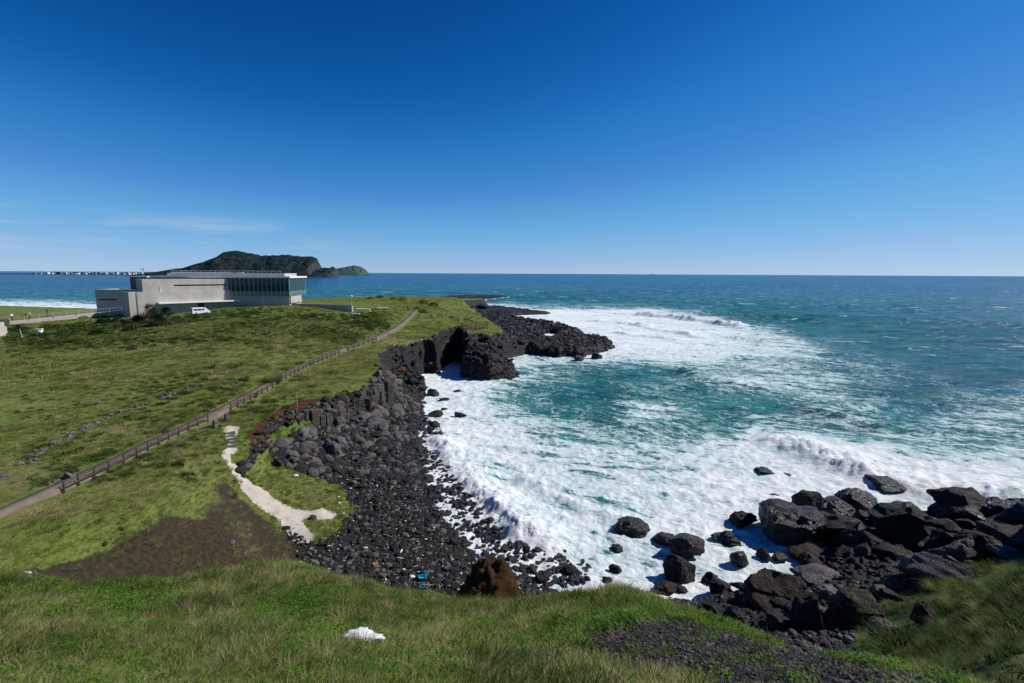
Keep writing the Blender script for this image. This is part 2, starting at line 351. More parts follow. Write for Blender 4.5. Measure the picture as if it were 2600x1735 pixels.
def plain(name, col, rough=0.6, var=0.15, scale=6.0, spec=0.3, metal=0.0, bump=0.0):
    m = NT(name); n = m.noise(scale, 5, vec=m.objco()); c = m.mix(m.rng(n, 0.3, 0.7), [x*(1-var) for x in col], [min(1, x*(1+var)) for x in col])
    m.pbr(c, rough, m.bump(n, bump, 0.05) if bump else None, spec, metal); return m.m
def rockmat(name, c0, c1, rough=0.75, spec=0.3, bs=0.7, scale=1.0, moss=0.0):
    m = NT(name); co = m.pos(); big = m.noise(0.9*scale, 5, 0.6); fine = m.noise(6.0*scale, 6, 0.65); vo = m.voro(3.2*scale)
    c = m.mix(m.rng(big, 0.32, 0.68), c0, c1); c = m.mix(m.rng(fine, 0.35, 0.75, 0.0, 0.55), c, [x*0.45 for x in c0])
    r = m.rand(); c = m.mix(m.math('MULTIPLY', r, 0.25), c, [x*1.5 for x in c1]); c = m.mix(m.rng(r, 0.72, 0.95, 0, 0.45), c, [c0[0]*1.3, c0[1]*0.95, c0[2]*0.8])
    if moss:
        sp = m.n('SeparateXYZ'); m.set(sp, 0, m.n('NewGeometry').outputs['Normal'])
        k = m.math('MULTIPLY', m.rng(sp.outputs['Z'], 0.3, 0.8), m.rng(m.noise(1.6, 5), 0.5, 0.62))
        c = m.mix(m.math('MULTIPLY', k, moss), c, (0.07, 0.11, 0.02))
    h = m.math('ADD', fine, m.math('MULTIPLY', m.noise(22*scale, 4, 0.6), 0.35)); h = m.math('ADD', h, m.math('MULTIPLY', vo.outputs['Distance'], 0.5)); h = m.math('ADD', h, m.math('MULTIPLY', big, 1.2))
    cr = m.voro(1.1*scale, feature='DISTANCE_TO_EDGE'); h = m.math('SUBTRACT', h, m.math('MULTIPLY', m.rng(cr.outputs['Distance'], 0.0, 0.05, 1, 0), 0.5))
    m.pbr(c, rough, m.bump(h, min(1, bs*1.3), 0.16), spec); return m.m
M = {}
M['rock_dark'] = rockmat('basalt_dark', (0.014, 0.0128, 0.0125), (0.031, 0.028, 0.0275), 0.7, 0.25)
M['rock_wet'] = rockmat('basalt_wet', (0.007, 0.0068, 0.007), (0.016, 0.0145, 0.0145), 0.33, 0.45)
M['rock_grey'] = rockmat('basalt_grey', (0.082, 0.075, 0.075), (0.15, 0.138, 0.137), 0.85, 0.2)
M['rock_brown'] = rockmat('basalt_brown', (0.030, 0.023, 0.019), (0.058, 0.044, 0.036), 0.85, 0.2)
M['rock_moss'] = rockmat('basalt_mossy', (0.03, 0.026, 0.022), (0.05, 0.042, 0.036), 0.85, 0.2, moss=0.9)
M['scoria'] = rockmat('brown_scoria', (0.036, 0.019, 0.009), (0.11, 0.058, 0.027), 0.95, 0.1, bs=1.0, scale=2.6)
M['field'] = rockmat('field_stone', (0.10, 0.095, 0.095), (0.19, 0.18, 0.18), 0.9, 0.15)
M['column'] = rockmat('column_basalt', (0.065, 0.058, 0.052), (0.125, 0.112, 0.10), 0.85, 0.2)
M['concrete'] = None
def concrete():
    m = NT('board_concrete'); co = m.pos(); a = m.noise(0.35, 5, 0.6); st = m.noise(0.8, 4, 0.6, stretch=(1, 1, 0.12)); f = m.noise(9, 4)
    c = m.mix(m.rng(a, 0.3, 0.7), (0.39, 0.36, 0.31), (0.50, 0.465, 0.405)); c = m.mix(m.rng(st, 0.5, 0.75, 0, 0.35), c, (0.30, 0.27, 0.23)); c = m.mix(m.rng(f, 0.4, 0.7, 0, 0.12), c, (0.25, 0.23, 0.2))
    m.pbr(c, 0.85, m.bump(f, 0.2, 0.02), 0.2); return m.m
M['concrete'] = concrete()
M['white'] = plain('white_paint', (0.78, 0.78, 0.76), 0.45, 0.04)
M['steel'] = plain('pale_steel', (0.55, 0.57, 0.57), 0.4, 0.06, metal=0.2)
M['dark'] = plain('dark_metal', (0.03, 0.03, 0.033), 0.5, 0.1)
M['wood'] = plain('weathered_brown_wood', (0.075, 0.052, 0.04), 0.85, 0.35, 4.0, bump=0.3)
def glassmat():
    m = NT('green_glass'); g = m.pbr((0.025, 0.09, 0.09), 0.03, None, 0.5, out=False); tr = m.n('BsdfTransparent'); m.set(tr, 0, (0.20, 0.42, 0.41, 1))
    fr = m.n('LayerWeight'); m.set(fr, 'Blend', 0.35); m.surf(m.mixsh(m.math('ADD', 0.45, m.math('MULTIPLY', fr.outputs['Facing'], 0.4)), tr.outputs[0], g)); return m.m
M['glass'] = glassmat()
M['vehicle_glass'] = plain('vehicle_glass', (0.02, 0.025, 0.03), 0.08, 0.1, spec=0.6)
M['rubber'] = plain('black_rubber', (0.015, 0.015, 0.015), 0.8)
M['chrome'] = plain('bare_metal', (0.5, 0.5, 0.5), 0.3, 0.05, metal=0.9)
# ------------------------------------------------------------------ ground masks (from the places seen in the photograph)
def blob(lst, pw=1.0):
    o = np.zeros_like(GU)
    for u, v, ru, rv, a in lst:
        o = np.maximum(o, a*np.exp(-(((GU-u)/ru)**2+((GV-v)/rv)**2)))
    return o
def pmask(poly, soft=8.0): return sstep(-soft, soft, sdf(GU, GV, poly)+fbm(GX*0.6, GY*0.6, 3, 61)*soft*0.9)
far_g = np.hypot(GX, GY); notF = 1-GF
edge = sstep(1.6, -0.6, GSU)
lava_zone = sstep(100, 112, far_g)*sstep(-66, -30, GX)
bowl = pmask([(650,1170),(700,1085),(840,1055),(850,1070),(760,1110),(680,1130),(690,1180),(780,1200),(860,1230),(880,1260),(900,1300),(840,1360),(800,1380),(700,1330),(600,1240)], 10)*notF
a_low = edge*notF*(1-bowl)
a_cob = a_low*(1-lava_zone)*(1-pmask([(590,1215),(640,1270),(700,1325),(748,1392),(760,1440),(690,1470),(500,1470),(540,1240)], 6))
rightslope = pmask([(2150,1640),(2210,1540),(2300,1500),(2420,1450),(2480,1420),(2700,1400),(3200,1400),(3200,2200),(2300,2200),(2260,1690)], 14)*notF
a_cob = a_cob*(1-rightslope)
a_lava = np.clip(a_low*lava_zone, 0, 1)
sx = np.hypot(np.gradient(GZ, axis=1)/np.gradient(rr, axis=1), np.gradient(GZ, axis=0)/(np.gradient(tt, axis=0)*rr))
a_lava = np.maximum(a_lava, sstep(0.9, 1.7, np.abs(sx))*notF*sstep(100, 115, far_g)*sstep(-66, -40, GX))
a_soil = np.maximum(pmask([(60,1478),(70,1455),(180,1410),(300,1375),(380,1330),(440,1320),(500,1310),(560,1280),(540,1240),(570,1225),(640,1290),(720,1360),(780,1400),(760,1430),(640,1450),(600,1480),(300,1500)], 26)*notF*0.95, 0)
a_soil = a_soil*(0.97+0.3*fbm(GX*.5, GY*.5, 3, 81))*(1-0.3*np.exp(-((GU-600-(GV-1330)*0.55)/26)**2)*sstep(1280, 1320, GV))
gravel = pmask([(1500,1610),(1640,1560),(1750,1565),(1900,1610),(2100,1655),(2300,1690),(2500,1740),(2640,1790),(2640,1950),(1750,1950),(1800,1760),(1640,1710),(1480,1660)], 34)*GF
gravel = np.maximum(gravel, GF*.62*pmask([(1300,1640),(1420,1580),(1520,1560),(1620,1540),(1660,1560),(1560,1640),(1640,1735),(1500,1740)], 40))
gravel = np.maximum(gravel, blob([(1650,1560,120,40,.6),(1480,1600,70,25,.5),(1600,1660,200,60,.55),(1260,1680,60,20,.35)])*GF)
a_red = np.maximum(pmask([(625,1110),(660,1070),(720,1030),(770,1015),(830,1008),(845,1013),(800,1025),(745,1045),(700,1062),(660,1100),(640,1130)], 5)*notF, pmask([(1180,832),(1240,831),(1240,836),(1150,843)], 2)*notF)
a_red = np.maximum(a_red, blob([(250,1400,140,10,.5),(120,1462,60,12,.5)])*notF)
a_straw = blob([(60,1225,110,30,.9),(70,1300,130,18,1.0),(330,1095,120,18,.7),(330,1240,120,12,.55),(560,940,120,40,.35),(150,1030,150,15,.6),(300,960,200,40,.35),(1000,868,60,12,.8),(480,1180,120,50,.4),(780,1270,100,40,.3),(640,1010,60,20,.5),(860,975,30,6,.5),(600,1300,40,90,.6),(700,870,200,60,.25)])*notF
a_straw = np.maximum(a_straw, blob([(650,1520,150,25,.45),(400,1640,220,60,.5),(1000,1600,130,40,.4),(1150,1690,260,40,.45),(100,1600,140,60,.5),(800,1480,140,30,.5)])*GF)
a_lush = np.maximum(pmask([(640,1090),(720,1040),(790,1050),(830,1075),(700,1120)], 8)*notF, blob([(300,900,260,40,.6),(150,1080,160,30,.5),(740,1000,60,20,.4)])*notF)
a_shrub = pmask([(0,850),(330,812),(600,795),(700,790),(890,810),(960,800),(1000,840),(880,870),(780,860),(500,870),(200,880),(0,900)], 18)*notF
shade_g = np.clip(a_shrub*0.9+rightslope*0.9+GF*0.75, 0, 1)  # scrub tone plus painted shade for right slope, dark ground below near grass
# ------------------------------------------------------------------ land
def landmat():
    m = NT('coastal_ground'); n1 = m.noise(0.09, 5, 0.6); n2 = m.noise(0.32, 5, 0.6); n3 = m.noise(3.2, 6, 0.65); n4 = m.noise(14, 4, 0.6)
    g = m.mix(m.rng(n2, 0.3, 0.7), (0.095, 0.135, 0.024), (0.20, 0.235, 0.052)); g = m.mix(m.rng(n1, 0.38, 0.62, 0, 0.6), g, (0.105, 0.165, 0.026))
    g = m.mix(m.rng(n3, 0.48, 0.72, 0, 0.6), g, (0.035, 0.055, 0.012))
    st = m.math('MULTIPLY', m.attr('straw'), m.rng(n2, 0.2, 0.6), clamp=True); g = m.mix(m.math('ADD', st, m.rng(n4, 0.62, 0.85, 0, 0.3), clamp=True), g, (0.22, 0.185, 0.075))
    g = m.mix(m.math('MULTIPLY', m.attr('lush'), 0.6), g, (0.055, 0.16, 0.012)); g = m.mix(m.math('MULTIPLY', m.attr('shrub_shade'), m.rng(n2, 0.35, 0.6, 0.2, 0.8)), g, (0.028, 0.05, 0.012))
    br = m.math('MULTIPLY', m.math('SUBTRACT', n3, 0.5), 0.9)
    def am(name, lo=0.35, hi=0.65): return m.rng(m.math('ADD', m.attr(name), br), lo, hi)
    so = m.mix(m.rng(n3, 0.35, 0.65), (0.024, 0.018, 0.011), (0.060, 0.044, 0.027)); so = m.mix(m.rng(n4, 0.55, 0.72, 0, 0.6), so, (0.05, 0.06, 0.016)); so = m.mix(m.rng(n2, 0.55, 0.75, 0, 0.6), so, (0.022, 0.02, 0.021))
    c = m.mix(am('soil'), g, so)
    re = m.mix(n3, (0.055, 0.014, 0.008), (0.11, 0.03, 0.016)); c = m.mix(am('red'), c, re)
    gv = m.mix(m.rng(n4, 0.4, 0.7), (0.012, 0.011, 0.0105), (0.05, 0.044, 0.042)); c = m.mix(am('gravel'), c, gv)
    lv = m.mix(m.rng(n3, 0.35, 0.7), (0.009, 0.0085, 0.009), (0.032, 0.029, 0.029)); lv = m.mix(m.rng(n4, 0.58, 0.8, 0, 0.5), lv, (0.055, 0.047, 0.043)); c = m.mix(am('cobble'), c, lv); c = m.mix(am('lava'), c, lv)
    h = m.math('ADD', m.math('MULTIPLY', n3, 1.0), m.math('MULTIPLY', n4, 0.5)); h = m.math('ADD', h, m.math('MULTIPLY', m.math('MULTIPLY', m.voro(1.5).outputs['Distance'], m.attr('lava')), 1.6))
    m.pbr(c, m.math('SUBTRACT', 0.9, m.math('MULTIPLY', m.attr('lava'), 0.3)), m.bump(h, 0.9, 0.22), 0.25); return m.m
nT, nR = GZ.shape
idx = np.arange(nT*nR).reshape(nT, nR)
fq = np.stack([idx[:-1, :-1], idx[1:, :-1], idx[1:, 1:], idx[:-1, 1:]], -1).reshape(-1, 4)
zmax = np.maximum.reduce([GZ.ravel()[fq[:, k]] for k in range(4)])
fq = fq[zmax > -1.6]
used = np.zeros(nT*nR, bool); used[fq.ravel()] = True; remap = np.cumsum(used)-1
me = mesh_np('ground', np.stack([GX, GY, GZ], -1).reshape(-1, 3)[used], remap[fq], True)
for nm, A in (('straw', a_straw), ('lush', a_lush), ('shrub_shade', shade_g), ('soil', a_soil), ('red', a_red), ('gravel', gravel), ('cobble', a_cob), ('lava', a_lava)): attr(me, nm, A.ravel()[used])
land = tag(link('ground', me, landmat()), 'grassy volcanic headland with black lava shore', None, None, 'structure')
# ------------------------------------------------------------------ sea
FOAM = """700 0:.02 600:.02 1300:.02 2600:.04|730 0:.02 1200:.03 1600:.05 2100:.09 2600:.12|762 300:.0 1200:.06 1500:.06 2000:.08 2500:.14|745 0:.03 200:.03 400:.02 700:.03 1000:.03|760 500:.03 700:.05 1000:.03|720 0:.02 300:.02 700:.02
768 0:.7 120:.75 230:.7|780 -80:.97 0:.97 120:.97 230:.97|790 0:.9 120:.9 230:.8
775 1150:.75 1250:.75 1400:.5 1500:.35 1600:.35 1750:.15 2000:.07 2500:.1|795 1300:.95 1450:.97 1550:.95 1650:.8 1750:.45 1850:.12 2000:.07 2300:.08 2550:.18
815 1400:.97 1550:.97 1680:.93 1780:.85 1880:.35 1950:.1 2300:.09 2550:.12|840 1480:.97 1600:.97 1750:.95 1850:.8 1950:.6 2050:.15 2300:.09 2550:.14
870 1580:.97 1700:.95 1800:.92 1950:.78 2030:.6 2120:.2 2300:.1 2500:.1|900 1300:.62 1400:.78 1550:.92 1650:.88 1800:.78 1950:.68 2050:.55 2150:.25 2350:.13 2550:.14
930 1290:.75 1350:.48 1450:.36 1550:.42 1650:.46 1750:.52 1850:.46 1950:.52 2050:.57 2150:.5 2250:.3 2400:.16 2600:.12|960 1080:.97 1200:.92 1330:.72 1400:.36 1500:.25 1600:.25 1700:.3 1800:.52 1900:.62 2000:.62 2100:.57 2200:.32 2300:.28 2500:.17
1000 1100:.97 1200:.87 1270:.62 1350:.3 1500:.25 1650:.52 1720:.35 1850:.4 2000:.45 2100:.52 2200:.3 2350:.2 2450:.35 2580:.37|1040 1100:.97 1200:.92 1300:.52 1400:.3 1550:.35 1640:.78 1720:.5 1850:.25 1950:.2 2100:.42 2200:.5 2300:.25 2450:.42 2580:.52
1080 1110:.97 1200:.92 1300:.78 1400:.46 1500:.42 1620:.66 1700:.42 1800:.28 1950:.52 2050:.3 2200:.46 2350:.42 2500:.56 2600:.5|1110 1120:.97 1250:.92 1350:.74 1450:.6 1550:.58 1650:.52 1750:.52 1850:.62 1930:.95 2050:.8 2150:.46 2300:.56 2450:.46 2600:.5
1150 1130:.97 1250:.92 1400:.8 1500:.7 1650:.74 1800:.82 1950:.92 2080:.98 2200:.92 2300:.62 2450:.74 2600:.72|1200 1180:.97 1300:.88 1450:.72 1600:.76 1750:.88 1900:.93 2050:.96 2200:.98 2350:.98 2500:.92
1260 1150:.97 1300:.92 1450:.74 1600:.82 1750:.92 2000:.94 2300:.96 2600:.95|1330 1250:.97 1400:.88 1550:.82 1700:.88 1850:.93 2500:.95|1400 1300:.97 1450:.9 1600:.84 1750:.87 1900:.84|1470 1400:.95 1600:.9 1800:.92"""
fc = []
for line in FOAM.replace('\n', '|').split('|'):
    t = line.split(); fc += [(float(q.split(':')[0]), float(t[0]), float(q.split(':')[1])) for q in t[1:]]
fc = np.array(fc)
def foam_density(u, v):
    num = np.zeros_like(u); den = np.full_like(u, 1e-9)
    for cu, cv, d in fc:
        sv = 9.0 if cv < 800 else (15.0 if cv < 950 else 24.0); su = 420.0 if cv < 766 and cv != 762 else (150.0 if cv == 762 else (62.0 if cu > 300 else 90.0))
        w = np.exp(-np.minimum(((u-cu)/su)**2+((v-cv)/sv)**2, 40))+1e-7/(1+((u-cu)/80)**2+((v-cv)/20)**2)
        num += w*d; den += w
    return num/den
ST = np.radians(np.r_[np.linspace(-75, -52, 14)[:-1], np.linspace(-52, 54, 680)[:-1], np.linspace(54, 75, 14)])
SR = np.r_[np.geomspace(26, 420, 560)[:-1], np.geomspace(420, 2500, 130)[:-1], np.geomspace(2500, 60000, 50)]
st_, sr_ = np.meshgrid(ST, SR, indexing='ij'); SX = sr_*np.sin(st_); SY = sr_*np.cos(st_)
SU, SV = project(np.stack([SX, SY, np.zeros_like(SX)], -1))
SU = SU+fbm(SX*0.06, SY*0.06, 3, 90)*30; SVw = SV+fbm(SX*0.07, SY*0.07, 3, 95)*10*np.clip(90/sr_, 0.05, 1)
dens = foam_density(np.clip(SU, -200, 2700), SVw)
dens = np.where((SU > 2700), dens*0.8, dens)
open_ = sstep(60, 400, sr_)
SZ = np.zeros_like(SX)
for k, (wl, a, ang, ph) in enumerate([(46, .55, 100, 0), (29, .34, 84, 1.1), (17, .22, 115, 2.2), (10.5, .26, 70, .4), (6.1, .17, 128, 3.0), (3.7, .09, 95, 5.0)]):
    kx, ky = math.cos(R(ang))*6.2832/wl, math.sin(R(ang))*6.2832/wl
    warp = fbm(SX/wl*0.35, SY/wl*0.35, 2, 100+k)*3.4
    amp = a*np.clip(0.45+0.75*fbm(SX/wl*0.22+9, SY/wl*0.22, 2, 130+k)+0.3, 0.1, 1.4)
    res = sstep(0.9, 3.0, wl/(sr_*0.009+0.05))
    s = np.sin(SX*kx+SY*ky+ph+warp); SZ += amp*res*(1-np.abs(s)*2*0.75-0.25)*np.where(wl > 9, 0.35+0.65*open_, 0.8)
SZ += (fbm(SX*0.8, SY*0.8, 3, 150)*0.22+fbm(SX*2.4, SY*2.4, 2, 155)*0.09)*np.clip(dens*1.4, 0.2, 1)*np.clip(200/sr_, 0, 1)
curl = np.zeros_like(SX)
def roller(pts, h, wf, wb, side, foam=1.0, seed=0):
    global SZ, dens
    ln = [tuple(P(u, v, 0.4)[:2]) for u, v in pts]; d, t, s = polydist(SX, SY, ln)
    d = d*s*side; d = d+fbm(SX*0.2, SY*0.2, 3, 160+seed)*0.9
    env = sstep(0, 0.12, t)*sstep(1, 0.85, t)
    prof = np.where(d > 0, np.exp(-(d/wf)**2), np.exp(-(d/wb)**2))*env
    lump = (1+0.42*fbm(SX*0.6, SY*0.6, 3, 170+seed)+0.24*fbm(SX*2.2, SY*2.2, 3, 175+seed))*np.clip(0.8+0.6*fbm(SX*0.12, SY*0.12, 2, 180+seed), 0.2, 1.3)
    SZ += h*prof*lump
    if foam: dens = np.maximum(dens, foam*np.clip(np.where(d > -wb*0.2, prof*1.7, prof*1.1), 0, 1))
roller([(1085,1095),(1130,1150),(1165,1195),(1215,1245),(1275,1300),(1340,1350),(1410,1390),(1490,1425)], 1.0, 1.3, 3.6, -1, 1.0, 1)
roller([(1900,1100),(1960,1115),(2040,1145),(2130,1175),(2230,1210),(2330,1240),(2450,1262),(2560,1262),(2700,1270)], 1.7, 2.4, 6.0, -1, 1.0, 2)
roller([(1300,1200),(1400,1255),(1520,1300),(1640,1330)], 0.5, 1.2, 3.0, -1, 0.95, 3)
roller([(1580,796),(1650,801),(1760,812),(1850,826),(1920,838)], 2.6, 3.0, 9.0, -1, 0.9, 4)
roller([(1480,812),(1600,822),(1700,842),(1800,858)], 1.9, 2.5, 7.0, -1, 0.95, 5)
roller([(1700,792),(1850,799),(2000,808),(2150,820)], 1.6, 6.0, 14.0, -1, 0.0, 6)
roller([(1540,842),(1600,848),(1680,856),(1740,866)], 1.3, 2.0, 5.0, -1, 0.95, 7)
roller([(1500,965),(1600,985),(1700,1010)], 0.8, 2.0, 5.0, -1, 0.0, 8)
roller([(1700,935),(1800,955),(1900,985)], 1.0, 2.2, 5.0, -1, 0.0, 9)
roller([(2020,1030),(2150,1060),(2280,1095)], 0.9, 2.2, 5.0, -1, 0.0, 10)
SZ = np.where(sr_ > 2500, 0, SZ)
sg = np.minimum(gsample(GZ, SX, SY), 3.0); inr = sr_ < 700
shore = np.where(inr, sstep(-2.2, -0.1, sg), 0)
dens = np.maximum(dens, shore*0.9*np.where(SX > -70, 1, 0.6))
SZ = np.where(inr, SZ*(1-0.55*shore)+0.12*shore, SZ)
shallow = np.clip(1-sstep(40, 330, sr_+np.abs(SX)*0.2), 0, 1)
teal = np.maximum(sstep(1600, 120, sr_)*sstep(3300, 1700, SU), shallow)*0.95+0.05
def seamat():
    m = NT('surf_water'); p = m.pos(); dn = m.attr('foam'); te = m.attr('teal')
    rot = (0, 0, R(118))
    def ridge(n, lo=.34, hi=.66): return m.math('SUBTRACT', 1.0, m.math('ABSOLUTE', m.math('SUBTRACT', m.math('MULTIPLY', m.rng(n, lo, hi, 0, 1, False), 2.0), 1.0)))
    n1 = m.noise(0.085, 5, 0.6, stretch=(1.9, 0.55, 1), rot=rot, dist=1.3); n2 = m.noise(0.32, 5, 0.62, stretch=(1.7, 0.6, 1), rot=rot, dist=1.6); n3 = m.noise(1.5, 6, 0.65, stretch=(1.4, 0.85, 1), rot=rot, dist=1.0); n0 = m.noise(0.045, 4, 0.6, stretch=(1.5, 0.6, 1), rot=rot)
    pat = m.math('ADD', m.math('MULTIPLY', ridge(n1), 0.38), m.math('MULTIPLY', ridge(n2), 0.30)); pat = m.math('ADD', pat, m.math('MULTIPLY', ridge(n3), 0.13)); pat = m.math('ADD', pat, m.math('MULTIPLY', m.rng(n0, .3, .7, 0, 1, False), 0.32))
    pat = m.rng(pat, 0.20, 0.92, 0, 1, False)
    s = m.math('ADD', m.math('SUBTRACT', pat, 1.26), m.math('MULTIPLY', m.math('POWER', dn, 1.25), 1.12))
    vn1 = m.noise(0.062, 5, 0.55, stretch=(1.35, 0.75, 1), rot=rot, dist=2.2); vn2 = m.noise(0.2, 5, 0.55, stretch=(1.3, 0.8, 1), rot=rot, dist=2.0)
    vein = m.math('MAXIMUM', m.rng(ridge(vn1), 0.87, 0.98), m.math('MULTIPLY', m.rng(ridge(vn2), 0.90, 0.99), 0.6)); vein = m.math('MULTIPLY', vein, m.rng(n3, 0.42, 0.58, 0.1, 1.0)); vein = m.math('MULTIPLY', vein, m.rng(dn, 0.13, 0.34))
    fm = m.math('MAXIMUM', m.rng(s, -0.07, 0.11), m.math('MULTIPLY', vein, 0.95)); thick = m.rng(s, 0.05, 0.62); thin = m.rng(s, -0.42, 0.12)
    wcap = m.math('MULTIPLY', m.rng(m.noise(0.10, 6, 0.68, stretch=(0.5, 1.5, 1), dist=0.6), 0.60, 0.655), m.rng(m.noise(0.010, 3), 0.40, 0.60, 0.1, 1.0)); wc2 = m.math('MULTIPLY', m.rng(m.noise(0.028, 7, 0.72, stretch=(0.45, 1.5, 1)), 0.62, 0.68), 0.9)
    wc3 = m.math('MULTIPLY', m.rng(m.noise(0.33, 6, 0.68, stretch=(0.6, 1.4, 1), dist=0.8), 0.635, 0.69), 0.85)
    fm = m.math('MAXIMUM', fm, m.math('MULTIPLY', m.math('MAXIMUM', m.math('MAXIMUM', wcap, wc3), wc2), m.rng(dn, 0.01, 0.06, 0.35, 1.0)))
    deep = m.mix(m.rng(m.noise(0.035, 6, 0.7, stretch=(0.4, 1.6, 1)), 0.38, 0.62), (0.0005, 0.046, 0.118), (0.001, 0.112, 0.23)); tl = m.mix(m.rng(m.noise(0.07, 5, 0.6), 0.34, 0.66), (0.006, 0.09, 0.105), (0.024, 0.185, 0.18))  # stretched bands in deep paint darker wave faces and troughs into the colour
    c = m.mix(te, deep, tl); c = m.mix(m.math('MULTIPLY', thin, m.rng(dn, 0.12, 0.7, 0.0, 0.75)), c, (0.17, 0.37, 0.36))
    h = m.math('ADD', m.math('MULTIPLY', m.noise(0.7, 5, 0.62, stretch=(0.6, 1.5, 1)), 1.0), m.math('MULTIPLY', m.noise(3.0, 4, 0.6), 0.3)); h = m.math('ADD', h, m.math('MULTIPLY', m.noise(0.11, 4, 0.6, stretch=(0.45, 1.6, 1)), 6.5)); h = m.math('ADD', h, m.math('MULTIPLY', m.noise(0.022, 4, 0.65, stretch=(0.35, 1.7, 1)), 9.0))
    nb = m.bump(h, 1.0, 0.6)
    water = m.pbr(c, 0.2, nb, 0.07, out=False, IOR=1.33)
    hf = m.math('ADD', m.math('MULTIPLY', ridge(n2), 0.5), m.math('ADD', m.math('MULTIPLY', ridge(n3), 0.45), m.math('MULTIPLY', m.noise(9, 5, 0.68), 0.45)))
    fcol = m.mix(m.rng(m.noise(0.09, 3), 0.52, 0.7, 0, 0.35), (0.88, 0.90, 0.90), (0.84, 0.80, 0.72))
    foam = m.pbr(m.mix(m.rng(s, 0.0, 0.8), (0.56, 0.70, 0.71), fcol), 0.9, m.bump(hf, 0.6, 0.3), 0.1, out=False)
    m.surf(m.mixsh(fm, water, foam)); return m.m
nA, nB = SX.shape; si = np.arange(nA*nB).reshape(nA, nB)
sf = np.stack([si[:-1, :-1], si[1:, :-1], si[1:, 1:], si[:-1, 1:]], -1).reshape(-1, 4)
gm = np.where(inr, gsample(GZ, SX, SY), -5).ravel()
keep = np.minimum.reduce([gm[sf[:, k]] for k in range(4)]) < 1.6
sf = sf[keep]; used2 = np.zeros(nA*nB, bool); used2[sf.ravel()] = True; rm2 = np.cumsum(used2)-1
me = mesh_np('sea', np.stack([SX, SY, SZ], -1).reshape(-1, 3)[used2], rm2[sf], True)
attr(me, 'foam', dens.ravel()[used2]); attr(me, 'teal', teal.ravel()[used2])
tag(link('sea', me, seamat()), 'blue and teal sea breaking into white foam', None, None, 'structure')
# ------------------------------------------------------------------ paths
def resample(pts, step):
    pts = np.asarray(pts, float); L = np.r_[0, np.cumsum(np.linalg.norm(np.diff(pts[:, :2], axis=0), axis=1))]
    s = np.arange(0, L[-1], step); return np.stack([np.interp(s, L, pts[:, k]) for k in range(pts.shape[1])], -1)
def smooth(a, k=7):
    p = np.pad(a, (k, k), mode='edge'); w = np.hanning(2*k+3)[1:-1]; w /= w.sum(); return np.convolve(p, w, 'same')[k:-k]
PATHPX = [(-90,1345),(0,1306),(90,1268),(165,1234),(240,1199),(300,1172),(370,1134),(440,1101),(520,1065),(600,1025),(680,980),(780,926),(850,897),(910,876),(965,856),(1000,838),(1022,822),(1040,806),(1055,790)]
pc = np.array([hit(u, v) for u, v in PATHPX]); pc = resample(pc, 0.7); pc[:, 0] = smooth(pc[:, 0], 5); pc[:, 1] = smooth(pc[:, 1], 5)
tg = np.gradient(pc[:, :2], axis=0); tg /= np.linalg.norm(tg, axis=1)[:, None]; nrm = np.stack([tg[:, 1], -tg[:, 0]], -1)   # to the right of travel
pz = smooth(np.maximum.reduce([ground(pc[:, 0]+nrm[:, 0]*o, pc[:, 1]+nrm[:, 1]*o) for o in (-1, 0, 1)]), 6)+0.12
def pathmat():
    m = NT('brown_mat_path'); n = m.noise(0.5, 5); f = m.noise(7, 5); c = m.mix(m.rng(n, 0.3, 0.7), (0.14, 0.105, 0.082), (0.21, 0.165, 0.132)); c = m.mix(m.rng(f, 0.45, 0.7, 0, 0.5), c, (0.085, 0.066, 0.055))
    m.pbr(c, 0.9, m.bump(f, 0.4, 0.05), 0.15); return m.m
pu_, _ = project(np.c_[pc[:, :2], pz]); hw = (0.68+0.16*vnoise(np.arange(len(pc))*0.22, np.zeros(len(pc)), 3))*np.interp(pu_, [-80, 60, 220], [.5, .65, 1.0])
V = []; Fc = []
for i in range(len(pc)):
    for o, dz in ((-1.3, -0.7), (-1.0, 0), (0, 0.04), (1.0, 0), (1.3, -0.7)): V.append((pc[i, 0]+nrm[i, 0]*o*hw[i], pc[i, 1]+nrm[i, 1]*o*hw[i], pz[i]+dz))
for i in range(len(pc)-1):
    for k in range(4): Fc.append((i*5+k, i*5+k+1, (i+1)*5+k+1, (i+1)*5+k))
tag(link('path', pyd('path', V, Fc, True), pathmat()), 'narrow brown walking path across the headland grass', kind='structure')
# pale trodden trail down to the beach
TRAIL = [(567,1082),(607,1082),(606,1100),(595,1109),(596,1126),(604,1141),(600,1150),(583,1157),(588,1175),(602,1186),(616,1207),(634,1225),(666,1243),(691,1261),(718,1279),(752,1295),(790,1297),(819,1294),(848,1302),(856,1311),(844,1321),(806,1322),(790,1316),(765,1322),(777,1337),(793,1356),(801,1369),(784,1382),(757,1383),(742,1369),(723,1343),(698,1315),(660,1292),(645,1279),(629,1261),(613,1243),(604,1225),(594,1207),(582,1186),(572,1175),(562,1158),(566,1146),(577,1136),(579,1125),(572,1109),(566,1096)]
cu = np.stack([GU[:-1, :-1], GU[1:, :-1], GU[1:, 1:], GU[:-1, 1:]]).mean(0); cv_ = np.stack([GV[:-1, :-1], GV[1:, :-1], GV[1:, 1:], GV[:-1, 1:]]).mean(0)
sd = sdf(cu, cv_, TRAIL)+fbm(cu*0.12, cv_*0.12, 2, 77)*3.0
tm = (sd > 0) & (GF[:-1, :-1] < 0.3)
ti, tj = np.nonzero(tm); tf = np.stack([idx[ti, tj], idx[ti+1, tj], idx[ti+1, tj+1], idx[ti, tj+1]], -1)
u3 = np.zeros(nT*nR, bool); u3[tf.ravel()] = True; r3 = np.cumsum(u3)-1
tv = np.stack([GX, GY, GZ+0.05], -1).reshape(-1, 3)[u3]
